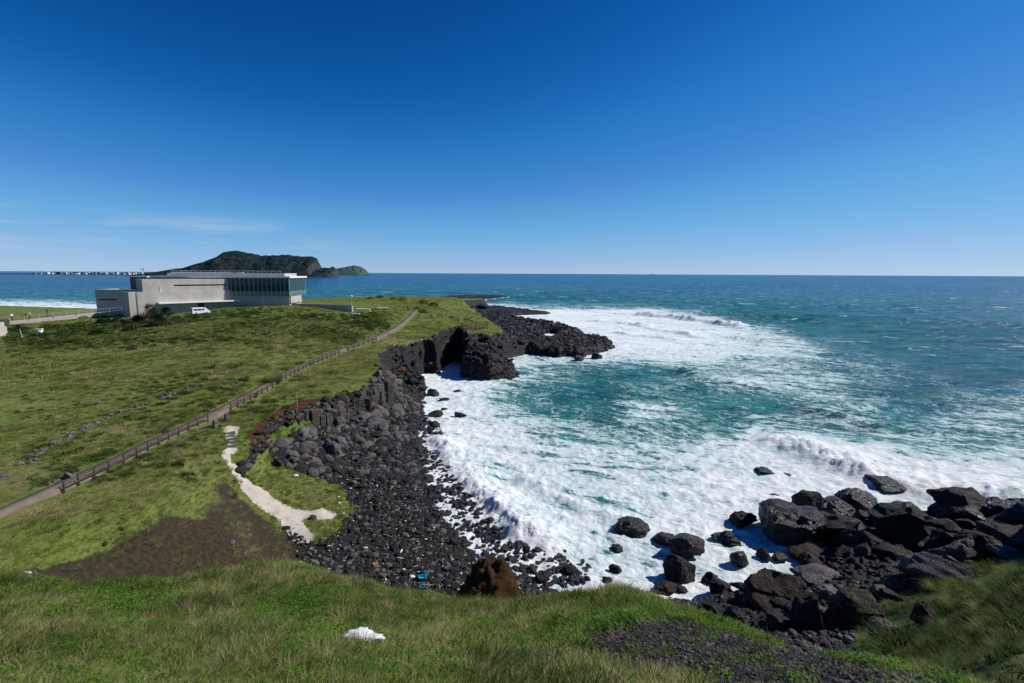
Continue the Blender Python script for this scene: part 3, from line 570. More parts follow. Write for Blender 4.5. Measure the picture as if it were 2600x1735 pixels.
def sandmat():
    m = NT('pale_trodden_grit'); n = m.noise(0.7, 5); f = m.noise(6, 5); c = m.mix(m.rng(n, 0.3, 0.7), (0.40, 0.355, 0.30), (0.52, 0.47, 0.405)); c = m.mix(m.rng(f, 0.55, 0.75, 0, 0.5), c, (0.25, 0.22, 0.19)); c = m.mix(m.rng(m.voro(1.1).outputs['Distance'], 0.08, 0.16, 0.7, 0), c, (0.10, 0.09, 0.08))
    m.pbr(c, 0.95, m.bump(f, 0.4, 0.05), 0.1); return m.m
M['sand'] = sandmat()
trail = tag(link('footpath', mesh_np('footpath', tv, r3[tf], True), M['sand']), 'pale grit footpath curving down to the black beach', kind='structure')
for k, (ua, ub, v) in enumerate([(570,597,1104),(574,596,1111),(578,596,1119),(579,597,1127),(575,602,1137)]):
    a = hit(ua, v); b = hit(ub, v); d = np.array([b[0]-a[0], b[1]-a[1]]); d /= np.linalg.norm(d); q = np.array([-d[1], d[0]])
    mb = MB(); z = max(a[2], b[2])+0.05; c0 = a[:2]; c1 = b[:2]
    mb.hexa([(*(c0-q*.14), z-.4), (*(c1-q*.14), z-.4), (*(c1+q*.14), z-.4), (*(c0+q*.14), z-.4)], [(*(c0-q*.14), z+.12), (*(c1-q*.14), z+.12), (*(c1+q*.14), z+.12), (*(c0+q*.14), z+.12)])
    mb.build('step', M['field'], trail)
# ------------------------------------------------------------------ fences
def fence(line, step, label, ph=0.95, rad=0.09, rails=(0.78, 0.42), skip=(), mat=None, group=None):
    ln = resample(line, step); root = empty('post_and_rail_fence', (*ln[0, :2], float(ground(ln[0, 0], ln[0, 1]))), 0, label, 'fence', group)
    ro = Vector(root.location); tops = []
    pm = MB().tube((0, 0, -0.5), (0, 0, ph), rad, rad*0.92, 7); pme = pyd('post', pm.v, pm.f); pme.materials.append(mat or M['wood'])
    g = ground(ln[:, 0], ln[:, 1])
    for i, (x, y) in enumerate(ln[:, :2]):
        if any(a <= i <= b for a, b in skip): tops.append(None); continue
        o = bpy.data.objects.new('post', pme); COL.objects.link(o); o.parent = root; o.location = (x-ro.x, y-ro.y, float(g[i])-ro.z); o.rotation_euler = (random.uniform(-.05, .05), random.uniform(-.05, .05), random.random()*6); tops.append((x-ro.x, y-ro.y, float(g[i])-ro.z))
    for i in range(len(tops)-1):
        if tops[i] is None or tops[i+1] is None: continue
        a = Vector(tops[i]); b = Vector(tops[i+1])
        for h in rails: MB().tube(a+Vector((0, 0, h)), b+Vector((0, 0, h)), rad*0.62, None, 5).build('rail', mat or M['wood'], root)
    return root
edge_r = np.stack([pc[:, 0]+nrm[:, 0]*(hw+0.25), pc[:, 1]+nrm[:, 1]*(hw+0.25)], -1)
eu, ev = project(np.c_[edge_r, pz]); sel = (eu > 150) & (eu < 868)
gate = [i for i, p in enumerate(resample(edge_r[sel], 1.9)) if 542 < project(np.array([*p, float(ground(p[0], p[1]))]))[0] < 584]
fence(edge_r[sel], 1.9, 'brown wooden post fence along the seaward side of the path', skip=[(gate[0], gate[-1])] if gate else [])
sel = (eu > 880) & (eu < 965); fence(edge_r[sel], 2.6, 'short run of dark posts beside the path farther up the slope')
fence(np.array([hit(u, v)[:2] for u, v in [(985,857),(1040,862),(1080,866),(1110,861),(1140,853),(1165,844),(1200,838),(1240,832)]]), 2.6, 'dark post fence along the edge of the far cliff top', 1.1, 0.09)
fence(np.array([hit(u, v)[:2] for u, v in [(1178,812),(1195,820),(1212,827),(1238,832)]]), 2.6, 'dark post fence running down the far slope to the cliff corner', 1.1, 0.09)
for u, v, lb in ((548, 1088, 'squat pale concrete gatepost by the fence gap, nearer the viewer'), (577, 1071, 'squat pale concrete gatepost by the fence gap, farther from viewer')):
    p = hit(u, v); mb = MB(); mb.box(-.2, .2, -.24, .24, -.4, .95); mb.hexa([(-.2, -.24, .95), (.2, -.24, .95), (.2, .24, .95), (-.2, .24, .95)], [(-.12, -.14, 1.06), (.12, -.14, 1.06), (.12, .14, 1.06), (-.12, .14, 1.06)])
    o = mb.build('gatepost', M['field']); o.location = p; o.rotation_euler = (0, 0, -0.5); tag(o, lb, 'gatepost', 'gateposts at the fence gap')
# thin pole on the red soil
p = hit(755, 1035); o = MB().tube((0, 0, -.3), (0, 0, 2.0), .035, .03, 6).tube((0, 0, 2.0), (0, 0, 2.06), .05, .05, 6).build('marker_pole', M['steel']); o.location = p; tag(o, 'thin grey pole standing in the strip of red soil', 'pole')
# ------------------------------------------------------------------ building
def pt(u, Y): p = PY(u, 740, Y); return np.array([p[0], p[1]])
def zv(p, v):                              # height at a plan point that shows at image row v
    lo, hi = -20.0, 80.0
    for _ in range(40):
        m_ = (lo+hi)/2
        if project(np.array([p[0], p[1], m_]))[1] > v: lo = m_
        else: hi = m_
    return (lo+hi)/2
def slab(p0, p1, back, z0, z1, off=0.0):   # upright block over a plan line, extending backwards
    p0 = np.array(p0); p1 = np.array(p1); d = (p1-p0)/np.linalg.norm(p1-p0); n = np.array([-d[1], d[0]])
    if n[1] < 0: n = -n
    a = p0+n*off; b = p1+n*off; c = b+n*back; e = a+n*back
    q = [a, b, c, e]
    if np.cross(b-a, c-b) < 0: q = [a, e, c, b]
    return [(*x, z0) for x in q], [(*x, z1) for x in q]
A = pt(325, 141); B = pt(605, 163); dAB = (B-A)/np.linalg.norm(B-A)
def onAB(u):                               # plan point of the facade line at image column u
    lo, hi = -0.2, 1.2
    for _ in range(40):
        m_ = (lo+hi)/2
        if project(np.array([*(A+(B-A)*m_), 17.0]))[0] < u: lo = m_
        else: hi = m_
    return A+(B-A)*lo
zlow = (zv(A, 741)+zv(B, 737.5))/2; zup = (zv(onAB(368), 708.5)+zv(onAB(596), 709.5))/2
bld = empty('concrete_building', (A[0], A[1], 15.0), 0, 'long low concrete building with a cantilevered glass gallery', 'building')
def bpart(name, geo, mat, parent=None):
    mb = MB()
    for b, t in geo: mb.hexa(b, t)
    par = parent or bld
    off = Vector(bld.location)
    mb.v = [(x-off.x, y-off.y, z-off.z) for x, y, z in mb.v]
    return mb.build(name, mat, par)
fac = bpart('facade_wall', [slab(A, onAB(347), 9, 11, zlow), slab(onAB(352.5), onAB(592), 9, 11, zlow), slab(onAB(347), onAB(352.5), 8.6, 11, zlow-.01, .4), slab(onAB(592), onAB(595), 8.6, 11, zlow-.01, .4), slab(onAB(595), B, 9, 11, zlow)], M['concrete'])
bpart('drain_fin', [slab(onAB(350.8), onAB(352.3), .3, 11, zlow-.1, .05)], M['steel'], fac)
U0, U1 = onAB(368), onAB(596); s0, s1 = onAB(447), onAB(582)
zs0 = zv(onAB(515), 726.2); zs1 = zv(onAB(515), 722.6)
up = bpart('upper_wall', [slab(U0, U1, 7, zlow-.02, zs0, .35), slab(U0, U1, 7, zs1, zup, .35), slab(U0, s0, 7, zs0, zs1, .35), slab(s1, U1, 7, zs0, zs1, .35)], M['concrete'])
bpart('slit_window', [slab(s0, s1, .1, zs0, zs1, 1.1)], M['vehicle_glass'], up)
w0, w1 = onAB(411), onAB(419); zw0 = zv(w0, 741); zw1 = zv(w0, 724.5)
win = bpart('window', [slab(w0, w1, .5, zw0, zw0+.12, .22), slab(w0, w1, .5, zw1-.12, zw1, .22), slab(w0, w0+(w1-w0)*.14, .5, zw0, zw1, .23), slab(w1-(w1-w0)*.14, w1, .5, zw0, zw1, .23)], M['white'])
bpart('pane', [slab(w0, w1, .05, zw0, zw1, .33)], plain('pale_blue_pane', (.35, .55, .68), .15, .1), win)
c0, c1 = onAB(400), onAB(607); zc = zv(onAB(500), 766.5)
bpart('canopy', [slab(c0, c1, 2.2, zc-.18, zc+.22, -2.2)], M['white'])
d0, d1 = onAB(503), onAB(519); bpart('door', [slab(d0, d1, .1, 14, zc-.4, -.06)], M['dark'])
e0, e1 = onAB(524), onAB(591)
bpart('garage_panel', [slab(e0, e1, .1, 14, zc-.5, -.05)], plain('grey_panel', (.30, .29, .27), .7, .08))
# shaded left wing
ex = np.array([.995, .1]); ey = np.array([-.1, .995])
W0 = pt(241, 152); W1 = W0+ex*19; zw = zv(W0, 735.5)
lw = bpart('wing_wall', [slab(W0, W1, .7, 9, zw)], M['concrete'])
bpart('wing_side', [slab(W0+ey*.75, W0+ey*.75+ex*.7, 9, 9, zw)], M['concrete'], lw)
ga, gb = W0+ex*.8, W0+ex*6.0; bpart('slot_shade', [slab(ga, gb, .1, zv(W0, 763), zv(W0, 759.5), -.05)], M['dark'], lw)  # proud dark strip, stands in for the shade of a recessed groove
# glazed boxes: posts and panes one by one
M['frame'] = plain('grey_window_frame', (.40, .43, .43), .4, .06)
def glazed(name, c, w, d, z0, z1, nw, nd, spandrel, roof_t, over, fr=.11):
    root = bpart(name+'_floor', [slab(c+ex*.1+ey*.1, c+ex*(w-.1)+ey*.1, d-.2, z0-.1, z0+.12)], M['concrete'])
    cs = [(c, ex, w, nw), (c+ex*w, ey, d, nd), (c+ex*w+ey*d, -ex, w, nw), (c+ey*d, -ey, d, nd)]
    for s, dr, ln, n in cs:
        sp = ln/n; inn = np.array([-dr[1], dr[0]])
        for i in range(n+1):
            q = s+dr*(i*sp)
            bpart('mullion', [([(*(q-dr*fr/2-inn*.06), z0), (*(q+dr*fr/2-inn*.06), z0), (*(q+dr*fr/2+inn*.16), z0), (*(q-dr*fr/2+inn*.16), z0)], [(*(q-dr*fr/2-inn*.06), z1), (*(q+dr*fr/2-inn*.06), z1), (*(q+dr*fr/2+inn*.16), z1), (*(q-dr*fr/2+inn*.16), z1)])], M['frame'], root)
        for i in range(n):
            a = s+dr*(i*sp+fr/2); b = s+dr*((i+1)*sp-fr/2)
            def pn(nm, za, zb, mat): bpart(nm, [([(*a, za), (*b, za), (*(b+inn*.04), za), (*(a+inn*.04), za)], [(*a, zb), (*b, zb), (*(b+inn*.04), zb), (*(a+inn*.04), zb)])], mat, root)
            if spandrel:
                pn('pane', z0+spandrel+.06, z1, M['glass']); pn('spandrel_pane', z0, z0+spandrel-.02, M['spandrel'])
            else: pn('pane', z0, z1, M['glass'])
        if spandrel:
            q0 = s; q1 = s+dr*ln
            bpart('transom', [([(*(q0-inn*.05), z0+spandrel-.02), (*(q1-inn*.05), z0+spandrel-.02), (*(q1+inn*.1), z0+spandrel-.02), (*(q0+inn*.1), z0+spandrel-.02)], [(*(q0-inn*.05), z0+spandrel+.06), (*(q1-inn*.05), z0+spandrel+.06), (*(q1+inn*.1), z0+spandrel+.06), (*(q0+inn*.1), z0+spandrel+.06)])], M['steel'], root)
    bpart('roof_slab', [slab(c-ex*over-ey*over, c+ex*(w+over)-ey*over, d+2*over, z1, z1+roof_t)], M['white'])
    return root
M['spandrel'] = plain('grey_green_glass', (.09, .18, .17), .1, .1, spec=.5)
Gc = pt(735, 163); Gw = 42.0; Gd = 17.0; G0 = Gc-ex*Gw
zg0 = zv(Gc, 752.5); zg1 = zv(Gc, 706.5)
glazed('gallery', G0, Gw, Gd, zg0, zg1, 30, 10, 1.35, .55, .5)
bpart('gallery_core', [slab(G0+ey*7+ex*2, G0+ey*7+ex*26, 5, zg0+.1, zg1-.01)], M['concrete'])
for i in range(6):
    q = Gc-ex*(3+i*6.3)+ey*2.2; bpart('column', [slab(q, q+ex*.4, .4, zg0+.1, zg1-.005)], M['steel'])
Pc = pt(725, 166.5); zp0 = zg1+.55; zp1 = zv(Pc, 694.5)
bpart('roof_parapet', [slab(Pc-ex*37, Pc, .5, zp0, zp1), slab(Pc-ex*.5+ey*.52, Pc+ey*.52, 11.0, zp0, zp1-.004), slab(Pc-ex*37+ey*11.6, Pc+ey*11.6, .5, zp0, zp1)], M['concrete'])
rl = []
for i in range(24): q = Pc-ex*(2+i*1.5)+ey*2; rl.append(slab(q, q+ex*.06, .06, zp0, zp1+.75))
q = Pc-ex*37+ey*2; rl.append(slab(q, Pc-ex*2+ey*2, .08, zp1+.7, zp1+.8)); rl.append(slab(q, Pc-ex*14+ey*2, .3, zp1+.02, zp1+.28, .3))
bpart('roof_railing', rl, M['white'])
bpart('gallery_base', [slab(G0+ey*.6, Gc+ey*.6-ex*.4, 12, 10, zg0-.12)], M['concrete'])
bpart('plinth_block', [slab(Gc+ey*.8-ex*.35, Gc+ey*.8+ex*.05, 11, zv(Gc, 771), zg0-.13)], M['concrete'])
jc = Gc-ex*9.2; bpart('joint_strip', [slab(jc+ey*.5, jc+ex*.35+ey*.5, .2, 12, zg0-.2)], M['steel'])
Sc = pt(333, 158); sw = 5.2; zs_1 = zv(Sc, 703.8)
glazed('lantern', Sc, sw, 7.6, zlow-1.0, zs_1, 5, 6, 0, .3, .1)
# small red and white thing up on the roof
q = Pc-ex*16+ey*1.2; mb = MB(); mb.box(-.9, -.35, -.2, .2, 0, 1.25); mb.box(.35, 1.0, -.2, .2, 0, 1.1); mb.hexa([(-.34, -.3, 0), (.34, -.3, 0), (.34, .3, 0), (-.34, .3, 0)], [(-.15, -.1, .8), (.15, -.1, .8), (.15, .1, .8), (-.15, .1, .8)])
o = mb.build('roof_sign', plain('red_and_white_cloth', (.42, .07, .04), .7, .4, 1.2)); o.location = (*q, zp0); tag(o, 'small red object standing on the flat building roof', 'roof object')
# retaining wall right of the building, ramp road on the left
R0 = pt(737, 166); R1 = pt(893, 158); zr = (zv(R0, 774)+zv(R1, 775))/2
mb = MB(); mb.hexa(*slab(R0, R1, .5, 11, zr)); rw = mb.build('retaining_wall', M['concrete']); tag(rw, 'low grey concrete retaining wall right of the glass gallery', 'wall')
mb = MB(); mb.hexa(*slab(R0-np.array([.02, .06]), R1+np.array([.05, -.06]), .62, zr, zr+.12)); mb.build('coping', M['field'], rw)
rp = [P(u, v, z) for u, v, z in [(331,786,16.5),(250,794,15.7),(130,806.5,15.0),(40,816,14.5),(-70,827,14.0)]]
rps = resample(np.array(rp), 1.0); tgr = np.gradient(rps[:, :2], axis=0); tgr /= np.linalg.norm(tgr, axis=1)[:, None]; nr = np.stack([-tgr[:, 1], tgr[:, 0]], -1)
V = []; Fc = []
for i in range(len(rps)):
    for o, dz in ((-2.2, -.9), (-2.2, 0), (2.2, 0), (2.2, -.9)): V.append((rps[i, 0]+nr[i, 0]*o, rps[i, 1]+nr[i, 1]*o, rps[i, 2]+dz))
for i in range(len(rps)-1):
    for k in range(4): Fc.append((i*4+k, i*4+(k+1) % 4, (i+1)*4+(k+1) % 4, (i+1)*4+k))
ramp = tag(link('road', pyd('road', V, Fc), plain('pale_concrete_road', (.42, .37, .33), .9, .1, 1.0)), 'pale concrete ramp road climbing to the building', kind='structure')
fr = rps[::3]; root = empty('ramp_railing', tuple(rps[0]), 0, 'thin steel railing along the far side of the ramp road', 'railing'); ro = Vector(root.location)
sgn = 1.0 if np.mean(nr[:, 1]) > 0 else -1.0
tp = [Vector((*(rps[i, :2]+nr[i]*2.05*sgn), rps[i, 2]))-ro for i in range(0, min(len(rps), 44), 3)]
for a in tp: MB().tube(a, a+Vector((0, 0, 1.1)), .05, None, 5).build('post', M['steel'], root)
for a, b in zip(tp[:-1], tp[1:]):
    for h in (1.05, .6): MB().tube(a+Vector((0, 0, h)), b+Vector((0, 0, h)), .03, None, 4).build('rail', M['steel'], root)
for i in range(4, len(rps)-6, 5):
    o = MB().tube((0, 0, 0), (0, 0, .42), .1, .1, 7).tube((0, 0, .42), (0, 0, .52), .13, .06, 7).build('ramp_light', M['dark']); q = rps[i, :2]-nr[i]*2.0*sgn; o.location = (*q, rps[i, 2]); tag(o, 'short dark bollard light on the near edge of the ramp road', 'bollard', 'bollards along the ramp road')
# curved concrete hut at the left edge of the picture
hp = P(8, 856, 13.4); mb = MB(); n = 14
hut = empty('concrete_hut', tuple(hp), 0, 'small pale concrete hut with a dark curved roof at the left picture edge', 'hut')
mb.box(-8.5, -2.0, 0, 3, -2.0, 2.4); mb.build('wall', M['concrete'], hut)
mb = MB()
for i in range(n):
    a0, a1 = math.pi*(i/n), math.pi*((i+1)/n)
    x0, x1 = -5.2-3.6*math.cos(a0), -5.2-3.6*math.cos(a1); y0, y1 = -.3-1.1*math.sin(a0), -.3-1.1*math.sin(a1)
    mb.hexa([(x0, y0, 2.42), (x1, y1, 2.42), (x1, 3.4, 2.42), (x0, 3.4, 2.42)], [(x0, y0, 3.1), (x1, y1, 3.1), (x1, 3.4, 3.6), (x0, 3.4, 3.6)])
mb.build('roof', plain('dark_roof', (.05, .05, .055), .7), hut)
mb = MB(); mb.box(-1.3, -.9, -1.0, 1.5, -2.5, 3.2); mb.build('buttress', M['concrete'], hut)
# ------------------------------------------------------------------ van
vp = hit(510, 799); hd = math.atan2(dAB[1], dAB[0])
van = empty('van', tuple(vp+np.array([0, 0, .05])), hd, 'white minivan parked under the canopy of the concrete building', 'van')
prof = [(-2.25, .38), (-2.3, 1.0), (-2.16, 1.82), (-1.9, 1.92), (.75, 1.95), (1.15, 1.86), (1.85, 1.15), (2.28, .95), (2.32, .42)]
V = []; n = len(prof)
for sd_, k in ((-1, 0), (1, 1)):
    for x, z in prof: V.append((x, sd_*(.86-.12*max(0, z-1.0)), z))
Fc = [tuple(range(n)), tuple(range(2*n-1, n-1, -1))]+[(i, (i+1) % n, n+(i+1) % n, n+i) for i in range(n)]
b = link('body', pyd('body', V, [f[::-1] for f in Fc]), plain('white_car_paint', (.8, .8, .8), .25, .03, spec=.5), van); bv = b.modifiers.new('bevel', 'BEVEL'); bv.width = .06; bv.segments = 2
def vq(name, q, mat):
    c = [Vector(x) for x in q]; nn = (c[1]-c[0]).cross(c[2]-c[0]).normalized()*.02
    MB().hexa([x-nn for x in c], [x+nn for x in c]).build(name, mat, van)
for s in (-1, 1):
    for x0, x1 in ((-2.0, -1.05), (-.95, .0), (.1, .95)): vq('side_window', [(x0, s*.80, 1.15), (x1, s*.80, 1.15), (x1-.08*(x1 > .5), s*.755, 1.68), (x0, s*.755, 1.68)], M['vehicle_glass'])
    for x in (-1.45, 1.5):
        w = MB().tube((x, s*.68, .33), (x, s*.9, .33), .33, None, 14).build('wheel', M['rubber'], van); MB().tube((x, s*.89, .33), (x, s*.925, .33), .19, None, 12).build('rim', M['chrome'], w)
    MB().box(-2.33, -2.27, s*.6-.1, s*.6+.1, .8, 1.1).build('tail_light', plain('red_lens', (.35, .02, .02), .3), van)
vq('rear_window', [(-2.295, -.62, 1.15), (-2.295, .62, 1.15), (-2.2, .6, 1.72), (-2.2, -.6, 1.72)], M['vehicle_glass'])
vq('windscreen', [(1.82, -.7, 1.2), (1.82, .7, 1.2), (1.22, .66, 1.8), (1.22, -.66, 1.8)], M['vehicle_glass'])
MB().box(-2.38, -2.24, -.8, .8, .36, .56).build('bumper', M['dark'], van); MB().box(2.24, 2.4, -.8, .8, .36, .58).build('bumper', M['dark'], van)
# ------------------------------------------------------------------ lamps, signs
def lamp(u, v, h, label, heads=1, z=None):
    p = hit(u, v) if z is None else np.array(z); r = empty('street_lamp', tuple(p), 0, label, 'lamp'); MB().tube((0, 0, -.5), (0, 0, h), .09, .06, 7).build('pole', M['steel'], r)
    for s in ([0] if heads == 1 else [-.55, .55]):
        MB().tube((s, 0, h-.05), (s, 0, h+.3), .35, .45, 9).tube((s, 0, h+.3), (s, 0, h+.42), .5, .3, 9).build('lamp_head', M['white'], r)
    if heads == 2: MB().tube((-.55, 0, h-.1), (.55, 0, h-.1), .05, None, 6).build('arm', M['steel'], r)
lamp(894, 804, 5.9, 'white topped lamp on a thin pole at the end of the retaining wall')
q = pt(368, 172); lamp(0, 0, zv(q, 684)-14.5, 'twin headed lamp rising behind the small glass lantern', 2, (*q, 14.5))
p = hit(103, 858); r = empty('signpost', tuple(p), .3, 'white flood lamp on a short post in the left field', 'lamp'); MB().tube((0, 0, -.4), (0, 0, 1.1), .1, .1, 6).build('pole', M['dark'], r); MB().tube((0, -.25, 1.15), (0, .3, 1.5), .4, .5, 9).build('lamp_head', M['white'], r); MB().box(-.5, .5, -.3, .4, 1.7, 1.95).build('hood', M['white'], r)
p = hit(60, 862); r = empty('round_sign', tuple(p), .2, 'grey round sign on a leaning pole beside the concrete hut', 'sign'); MB().tube((0, 0, -.4), (-.6, 0, 2.6), .07, .06, 6).build('pole', M['steel'], r); MB().tube((-.5, -.12, 2.7), (-.5, .0, 2.7), .5, None, 12).build('disc', M['field'], r)
p = P(122, 803, 15.2); r = MB().tube((0, 0, -1), (0, 0, 1.7), .28, .24, 8).tube((0, 0, 1.7), (0, 0, 2.1), .34, .2, 8).build('stone_pillar', M['field']); r.location = p; tag(r, 'pale slim stone pillar on the ramp road verge', 'pillar')
# white slabs and bench beyond the wall
for u, v, w, lb in ((905, 800, 2.5, 'pale stone block at the foot of the lamp pole'), (922, 788, 5.5, 'white stone kerb slab just past the retaining wall'), (972, 784, 4.5, 'white flat slab lying in the grass past the wall'), (938, 757, 2.2, 'small white slab near the skyline grass')):
    p = hit(u, v); mb = MB(); mb.hexa([(-w/2, -.5, -.4), (w/2, -.3, -.4), (w/2-.2, .6, -.4), (-w/2+.3, .5, -.4)], [(-w/2, -.5, .45), (w/2, -.3, .4), (w/2-.3, .6, .42), (-w/2+.3, .5, .5)]); o = mb.build('stone_slab', M['white']); o.location = p; o.rotation_euler = (0, 0, random.uniform(-.3, .3)); tag(o, lb, 'slab')
# ------------------------------------------------------------------ far shore
def silh(pts, Y): return np.array([[PY(u, v, Y)[0], PY(u, v, Y)[2]] for u, v in pts])
def island(name, pts, Y, front, back, c0, c1, label, seed, cliff=0.55):
    s = silh(pts, Y); xs = np.linspace(s[0, 0], s[-1, 0], 260); hs = np.interp(xs, s[:, 0], s[:, 1]); hs = np.maximum(hs*(1+0.05*fbm(xs*0.02, xs*0, 4, seed)), -5)
    ts = np.linspace(-1, 1, 60); X, T = np.meshgrid(xs, ts, indexing='ij'); HH = np.repeat(hs[:, None], 60, 1)
    sh = np.where(T < 0, np.clip(1+T, 0, 1)**cliff, (1-T)**0.9)
    YY = np.where(T < 0, Y+T*front, Y+T*back); X = np.where(T > 0, X*YY/Y, X)
    gl = fbm(X*0.018, YY*0.006+sh*3, 4, seed+3, 0.6)
    Z = HH*np.clip(sh*(1+0.28*gl*(1-sh)**0.5), 0, 1.0)-2; YY = YY+gl*front*0.35*np.where(T < 0, (1-np.abs(2*T+1))*1.0, 0)
    n0, n1 = X.shape; ii = np.arange(n0*n1).reshape(n0, n1); f = np.stack([ii[:-1, :-1], ii[1:, :-1], ii[1:, 1:], ii[:-1, 1:]], -1).reshape(-1, 4)
    m = NT(name+'_rock'); n_ = m.noise(0.011, 6, 0.65); n2_ = m.noise(0.05, 5, 0.65); sp = m.n('SeparateXYZ'); m.set(sp, 0, m.n('NewGeometry').outputs['Normal'])
    g = m.mix(m.rng(n2_, 0.35, 0.65), (c0[0]*.6, c0[1]*.6, c0[2]*.6), c0); c = m.mix(m.rng(m.math('ADD', sp.outputs['Z'], m.math('MULTIPLY', m.math('SUBTRACT', n_, .5), 1.9)), 0.45, 0.85), c1, g); c = m.mix(m.rng(m.noise(0.02, 6, 0.7, stretch=(1, 1, 3)), 0.64, 0.72, 0, 0.5), c, (.28, .25, .22))
    m.pbr(c, 0.95, m.bump(n2_, 1.0, 12.0), 0.05)
    return tag(link(name, mesh_np(name, np.stack([X, YY, Z], -1).reshape(-1, 3), f, True), m.m), label, kind='structure')
island('hill', [(380,694),(400,689),(435,683),(470,680),(487,673),(517,664),(545,653),(559,646),(568,638),(594,635),(611,639),(627,640),(646,644.5),(664,648),(700,647.6),(725,646),(751,647.6),(774,649),(795,650),(805,656),(814,674),(818,682),(821,678.5),(838,680),(845,676),(854,682),(862,699),(864,704)], 3100, 190, 900, (.020, .040, .036), (.058, .060, .074), 'great dark green tuff cone rising from the sea', 11)  # blue-grey shift in both colours paints distance haze onto the hill
island('far_hill', [(850,690),(856,681),(873,678.5),(898,674),(915,676),(929,684),(935,692),(938,697)], 6000, 350, 900, (.07, .12, .10), (.10, .12, .13), 'small far blue green island hill right of the cone', 15)
# low spit carrying the town
sx_ = np.linspace(PY(-260, 690, 3900)[0], PY(500, 690, 3900)[0], 120); V = []; Fc = []
for i, x in enumerate(sx_):
    w = 20*vnoise(np.array([x*.01]), np.array([0.]), 4)[0]
    for y, z in ((3850-w, -1), (3870-w, 3.0), (4300, 6), (4700, -1)): V.append((x, y, z))
for i in range(len(sx_)-1):
    for k in range(3): Fc.append((i*4+k, (i+1)*4+k, (i+1)*4+k+1, i*4+k+1))
tag(link('terrain', pyd('terrain', V, Fc), plain('dark_far_shore', (.03, .035, .035), .9, .4, .02)), 'low dark spit of land below the far town', kind='structure')
hcol = [plain('far_wall_'+n, c, .8, .06, .1) for n, c in (('white', (.72, .71, .69)), ('cream', (.6, .55, .45)), ('grey', (.3, .31, .33)), ('mint', (.38, .55, .52)), ('blue', (.06, .09, .2)), ('brick', (.35, .2, .15)))]
hname = ['white', 'cream', 'grey', 'mint green', 'dark blue', 'brick red']; rcol = [plain('far_roof_'+n, c, .8, .1, .1) for n, c in (('dark', (.05, .055, .07)), ('red', (.22, .08, .05)), ('pale', (.45, .45, .45)))]
us = np.sort(np.r_[rng.uniform(118, 445, 76), rng.uniform(80, 118, 5)])
for i, u in enumerate(us):
    Y = 3880+rng.uniform(0, 330); p = PY(u, 690, Y); w = rng.uniform(12, 36); h = rng.uniform(8, 17)*(1.25 if rng.random() < .2 else 1)*(0.55 if u < 118 else 1); d = rng.uniform(9, 16); k = int(rng.choice(6, p=[.46, .16, .14, .08, .08, .08]))
    hs_ = empty('town_house', (p[0], Y, 3.2), rng.uniform(-.4, .4), 'small %s house in the far town across the bay' % hname[k], 'house', 'houses of the far town, '+hname[k])
    MB().box(-w/2, w/2, -d/2, d/2, -2, h).build('wall', hcol[k], hs_)
    mb = MB()
    if rng.random() < .5: mb.box(-w/2-.4, w/2+.4, -d/2-.4, d/2+.4, h, h+.9)
    else: mb.hexa([(-w/2-.5, -d/2-.5, h), (w/2+.5, -d/2-.5, h), (w/2+.5, d/2+.5, h), (-w/2-.5, d/2+.5, h)], [(-w/2, -.3, h+3), (w/2, -.3, h+3), (w/2, .3, h+3), (-w/2, .3, h+3)])
    mb.build('roof', rcol[int(rng.integers(3))], hs_)
p = PY(300, 690, 4100); r = empty('radio_mast', (p[0], 4100, 4), 0, 'thin radio mast above the far town roofs', 'mast'); MB().tube((0, 0, 0), (0, 0, 48), 1.1, .35, 5).build('mast', M['dark'], r); MB().tube((0, 0, 12), (0, 0, 22), 6, 3, 8).build('white_dome', M['white'], r)
for i, u in enumerate([135, 210, 232, 262, 330, 345, 405, 425, 440, 455, 470]):
    p = PY(u, 690, 4150); V = []; bm = bmesh.new(); bmesh.ops.create_icosphere(bm, subdivisions=2, radius=1)
    for v_ in bm.verts: k = 1+random.uniform(-.25, .25); v_.co = Vector((v_.co.x*random.uniform(20, 24)*k, v_.co.y*14*k, v_.co.z*7*k+9))
    me = bpy.data.meshes.new('tree_clump'); bm.to_mesh(me); bm.free(); o = link('tree_clump', me, M.setdefault('far_leaf', plain('far_foliage', (.02, .035, .025), .95, .4, .1))); o.location = (p[0], 4150, 0); tag(o, 'dark clump of trees among the far town houses', 'trees', 'tree clumps of the far town')
# ship on the horizon
p = PY(1657, 690, 14000); sh = empty('ship', (p[0], 14000, 0), .3, 'tiny dark ship on the sea horizon', 'ship'); MB().hexa([(-45, -8, -2), (45, -8, -2), (45, 8, -2), (-45, 8, -2)], [(-50, -9, 12), (55, -6, 12), (55, 6, 12), (-50, 9, 12)]).build('hull', M['dark'], sh); MB().box(-40, -20, -6, 6, 12, 34).build('deckhouse', M['white'], sh); MB().tube((10, 0, 12), (10, 0, 38), 1.2, .8, 6).build('mast', M['dark'], sh)
